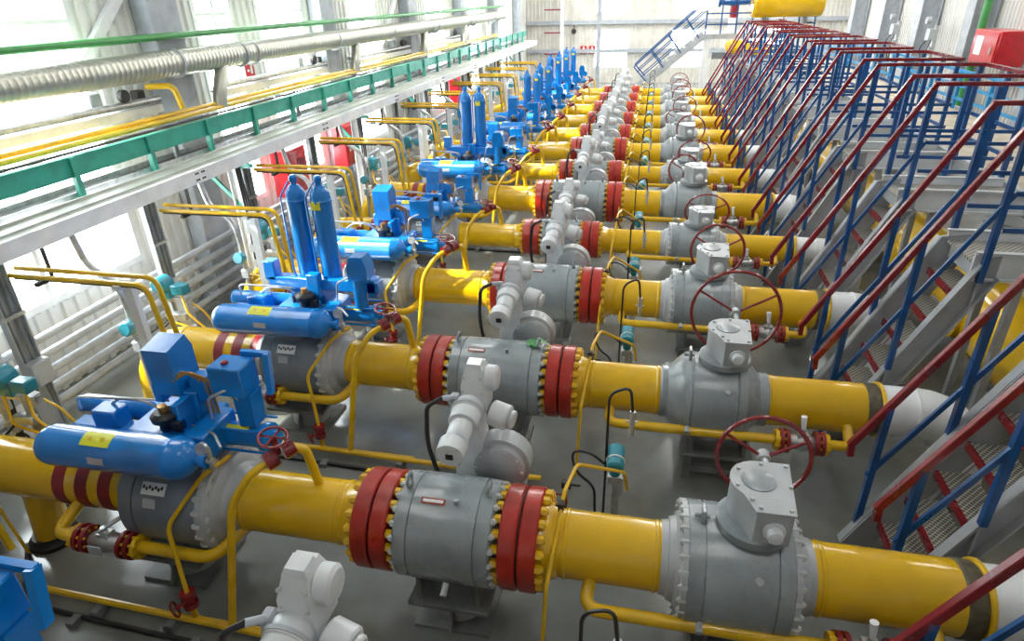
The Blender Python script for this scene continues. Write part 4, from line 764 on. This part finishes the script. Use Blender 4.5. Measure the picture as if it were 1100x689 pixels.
for q, (y, lab) in enumerate(((7.95, 'red fire hose cabinet on a stand level with ninth pipe row from far wall'), (9.75, 'red fire hose cabinet on a stand level with eighth pipe row from far wall'), (16.2, 'red fire hose cabinet on a stand level with fourth pipe row from far wall'))):
    t = thing('hose_cabinet', lab, 'cabinet', (-4.85, y, 0))
    part('body', ('hcb', q), lambda b: b.box((-4.85, y, 1.15), (.24, .52, .62), ch=.01), 'cabinet', t)
    d = part('door', ('hcd', q), lambda b: b.box((-4.722, y, 1.15), (.016, .47, .56), ch=.004), 'cabinet', t)
    part('pane', ('hcp', q), lambda b: b.box((-4.711, y+.08, 1.2), (.006, .18, .22)), 'maroon', d)
    part('handle', ('hch', q), lambda b: b.box((-4.706, y-.17, 1.12), (.014, .03, .09)), 'plate', d)
    part('stand', ('hcs', q), lambda b: (b.box((-4.85, y-.2, .42), (.05, .05, .84)), b.box((-4.85, y+.2, .42), (.05, .05, .84))), 'structural', t)

# ================================================================== FAR END
t = thing('end_platform', 'raised steel platform with blue railings in front of the end wall', 'platform', (2.6, 22.5, 0))
part('deck', 'ep1', lambda b: b.box((3.0, 22.9, 2.02), (3.2, 1.9, .14)), 'lgrey', t)
for x in (1.5, 4.4): part('leg', ('ep2', x), lambda b: (b.box((x, 22.1, .98), (.2, .2, 1.95)),), 'white', t)
part('low_beam', 'ep2b', lambda b: b.box((3.2, 23.6, 1.35), (2.8, .2, .2)), 'structural', t)
for z in (2.35, 2.65, 3.05): part('rail', ('ep3', z), lambda b: b.bar((1.42, 21.98, z), (4.5, 21.98, z), .035, .035), 'railblue', t)
for q in range(8): part('post', ('ep4', q), lambda b: b.bar((1.42+q*.44, 21.98, 2.09), (1.42+q*.44, 21.98, 3.05), .04, .04), 'railblue', t)
t = thing('end_stair', 'blue railed steel stair climbing to the end platform', 'stair', (-.6, 22.2, 0))
for y in (22.0, 22.9): part('stringer', ('es1', y), lambda b: b.bar((-1.0, y, .1), (1.42, y, 2.05), .05, .2), 'lgrey', t)
for q in range(1, 10): part('tread', ('es2', q), lambda b: b.box((-1.0+.242*q, 22.45, .12+.195*q), (.23, .86, .03)), 'deck', t)
for y in (21.97, 22.93):
    part('handrail', ('es3', y), lambda b: (b.bar((-.66, y, 1.16), (1.35, y, 2.98), .04, .04)), 'railblue', t)
    part('mid_rail', ('es4', y), lambda b: (b.bar((-.56, y, 1.0), (1.38, y, 2.72), .03, .03), b.bar((-.42, y, .85), (1.42, y, 2.45), .03, .03)), 'railblue', t)
    for q in range(4): part('post', ('es5', y, q), lambda b: b.bar((-.25+.5*q, y, .72+.42*q), (-.66+.5*q, y, 1.16+.453*q), .04, .04), 'railblue', t)
t = thing('platform_valve', 'blue valve with red hub standing on the end platform', 'valve', (2.25, 22.6, 2.09))
part('body', 'pv1', lambda b: (b.lathe((1.75, 22.6, 2.95), (1, 0, 0), [(0, .05), (.02, .14), (.08, .14), (.1, .09), (.35, .1), (.5, .17), (.65, .1), (.9, .09), (.92, .14), (.98, .14), (1.0, .05)], 20),), 'railblue', t)
part('hub', 'pv2', lambda b: (b.ccyl((2.25, 22.6, 2.5), (2.25, 22.6, 2.85), .12, .01, 16),), 'maroon', t)
part('stand', 'pv3', lambda b: b.box((2.25, 22.6, 2.3), (.25, .25, .42)), 'plate', t)
t = thing('end_gas_pipe', 'very large yellow gas pipe above the last stair rails', 'pipe', (3.4, 21.6, 2.9))
part('pipe_section', 'eg1', lambda b: b.lathe((2.62, 21.5, 2.97), (1, 0, .01), [(0, .40), (.05, .44), (.1, .46), (1.85, .46), (1.9, .44)], 40), 'yellow', t)
part('stand', 'eg2', lambda b: [b.box((x, 21.5, 2.30), (.12, .3, .5)) for x in (3.0, 4.1)], 'support', t)
t = thing('lower_end_pipe', 'yellow gas pipe with domed end under the end platform', 'pipe', (2.5, 21.9, 1.6))
part('pipe_section', 'le1', lambda b: b.lathe((2.0, 21.6, 1.78), (1, 0, -.12), [(0, .02), (.03, .1), (.1, .17), (.2, .2), (1.6, .2)], 28), 'yellow', t)
part('stand', 'le2', lambda b: b.box((2.9, 21.6, .75), (.14, .2, 1.5)), 'support', t)
t = thing('end_ladder', 'white post with red rungs standing before the end wall', 'ladder', (-3.8, 27.4, 0))
part('post', 'el1', lambda b: b.box((-3.72, 27.4, 3), (.12, .12, 6)), 'white', t)
for q, z in enumerate((1.15, 1.93, 2.75, 3.5)): part('rung', ('el2', q), lambda b: b.box((-4.05, 27.4, z), (.75, .06, .05)), 'maroon', t)
solo('end_post', lambda b: (b.box((-1.98, 24.0, 3), (.14, .14, 6)), b.box((-1.98, 24.0, .015), (.34, .34, .03))), 'structural', 'slim grey post standing in front of the end wall windows', 'post', org=(-1.98, 24, 0))
solo('bell', lambda b: (b.ccyl((-3.3, YF-.1, 1.95), (-3.3, YF-.22, 1.95), .1, .02, 18), b.cyl((-3.3, YF-.08, 1.95), (-3.3, YF-.08, 2.3), .015, seg=8)), 'black', 'small round black bell on the ivory end wall', 'bell', org=(-3.3, YF, 1.95))
for q, (x, z) in enumerate(((-2.9, 1.25), (-2.55, 1.25))):
    t = thing('end_notice', 'small red and white notice on the end wall, %s' % ('next to the window' if q else 'next to the round bell'), 'sign', (x, YF-.05, z), 'notices on the end wall')
    part('board', ('en', q), lambda b: b.box((x, YF-.05, z), (.26, .02, .3)), 'cabinet', t)
    part('stripe', ('en2', q), lambda b: b.box((x, YF-.063, z), (.06, .01, .24)), 'plate', t)

# ================================================================== RIGHT WALL FITTINGS
t = thing('fire_cabinet', 'red fire cabinet with pale notice on the wall beyond the walkway', 'cabinet', (6.3, 13.9, 1.8))
part('body', 'fcab', lambda b: b.box((6.45, 14.9, 2.15), (.5, 1.1, .62), ch=.015), 'cabinet', t)
d = part('door', 'fcd', lambda b: b.box((6.19, 14.9, 2.15), (.02, 1.0, .54), ch=.005), 'cabinet', t)
part('notice', 'fcn', lambda b: b.box((6.176, 15.1, 2.18), (.008, .3, .34)), 'plate', d)
part('handle', 'fch', lambda b: b.box((6.17, 14.55, 2.12), (.02, .05, .12)), 'steel', d)
part('stand', 'fcs', lambda b: (b.box((6.45, 14.5, .92), (.06, .06, 1.84)), b.box((6.45, 15.3, .92), (.06, .06, 1.84))), 'structural', t)
solo('fire_riser', lambda b: b.cyl((6.35, 15.6, 0), (6.35, 15.6, 6), .075, seg=16), 'grass', 'green fire water riser beside the red fire cabinet', 'pipe', org=(6.35, 15.6, 0))
for q, y in enumerate((12.0, 18.3, 21.0)):
    t = thing('wall_instrument', 'cluster of gauges on a stand by the walkway wall, %s from far wall' % ORDN[q+10], 'instrument', (6.3, y, 0), 'instruments on the walkway wall', org=(6.3, 0, 0))
    part('post', 'wi1', lambda b: b.box((6.5, 0, 1.2), (.08, .08, 2.4)), 'steel', t)
    part('box', 'wi2', lambda b: (b.box((6.4, 0, 2.2), (.16, .24, .26), ch=.012), b.ccyl((6.4, .2, 2.5), (6.3, .2, 2.5), .08, .01, 16), b.box((6.42, -.1, 1.85), (.12, .14, .16), ch=.01)), 'lgrey', t)
    part('cable', 'wi3', lambda b: (b.tube([(6.4, .1, 2.1), (6.3, .25, 1.9), (6.35, .1, 1.6), (6.45, .0, 1.3)], .014, 6, .1), b.tube([(6.4, -.1, 2.1), (6.3, -.25, 1.9), (6.38, -.1, 1.5), (6.45, .0, 1.0)], .014, 6, .1)), 'black', t)
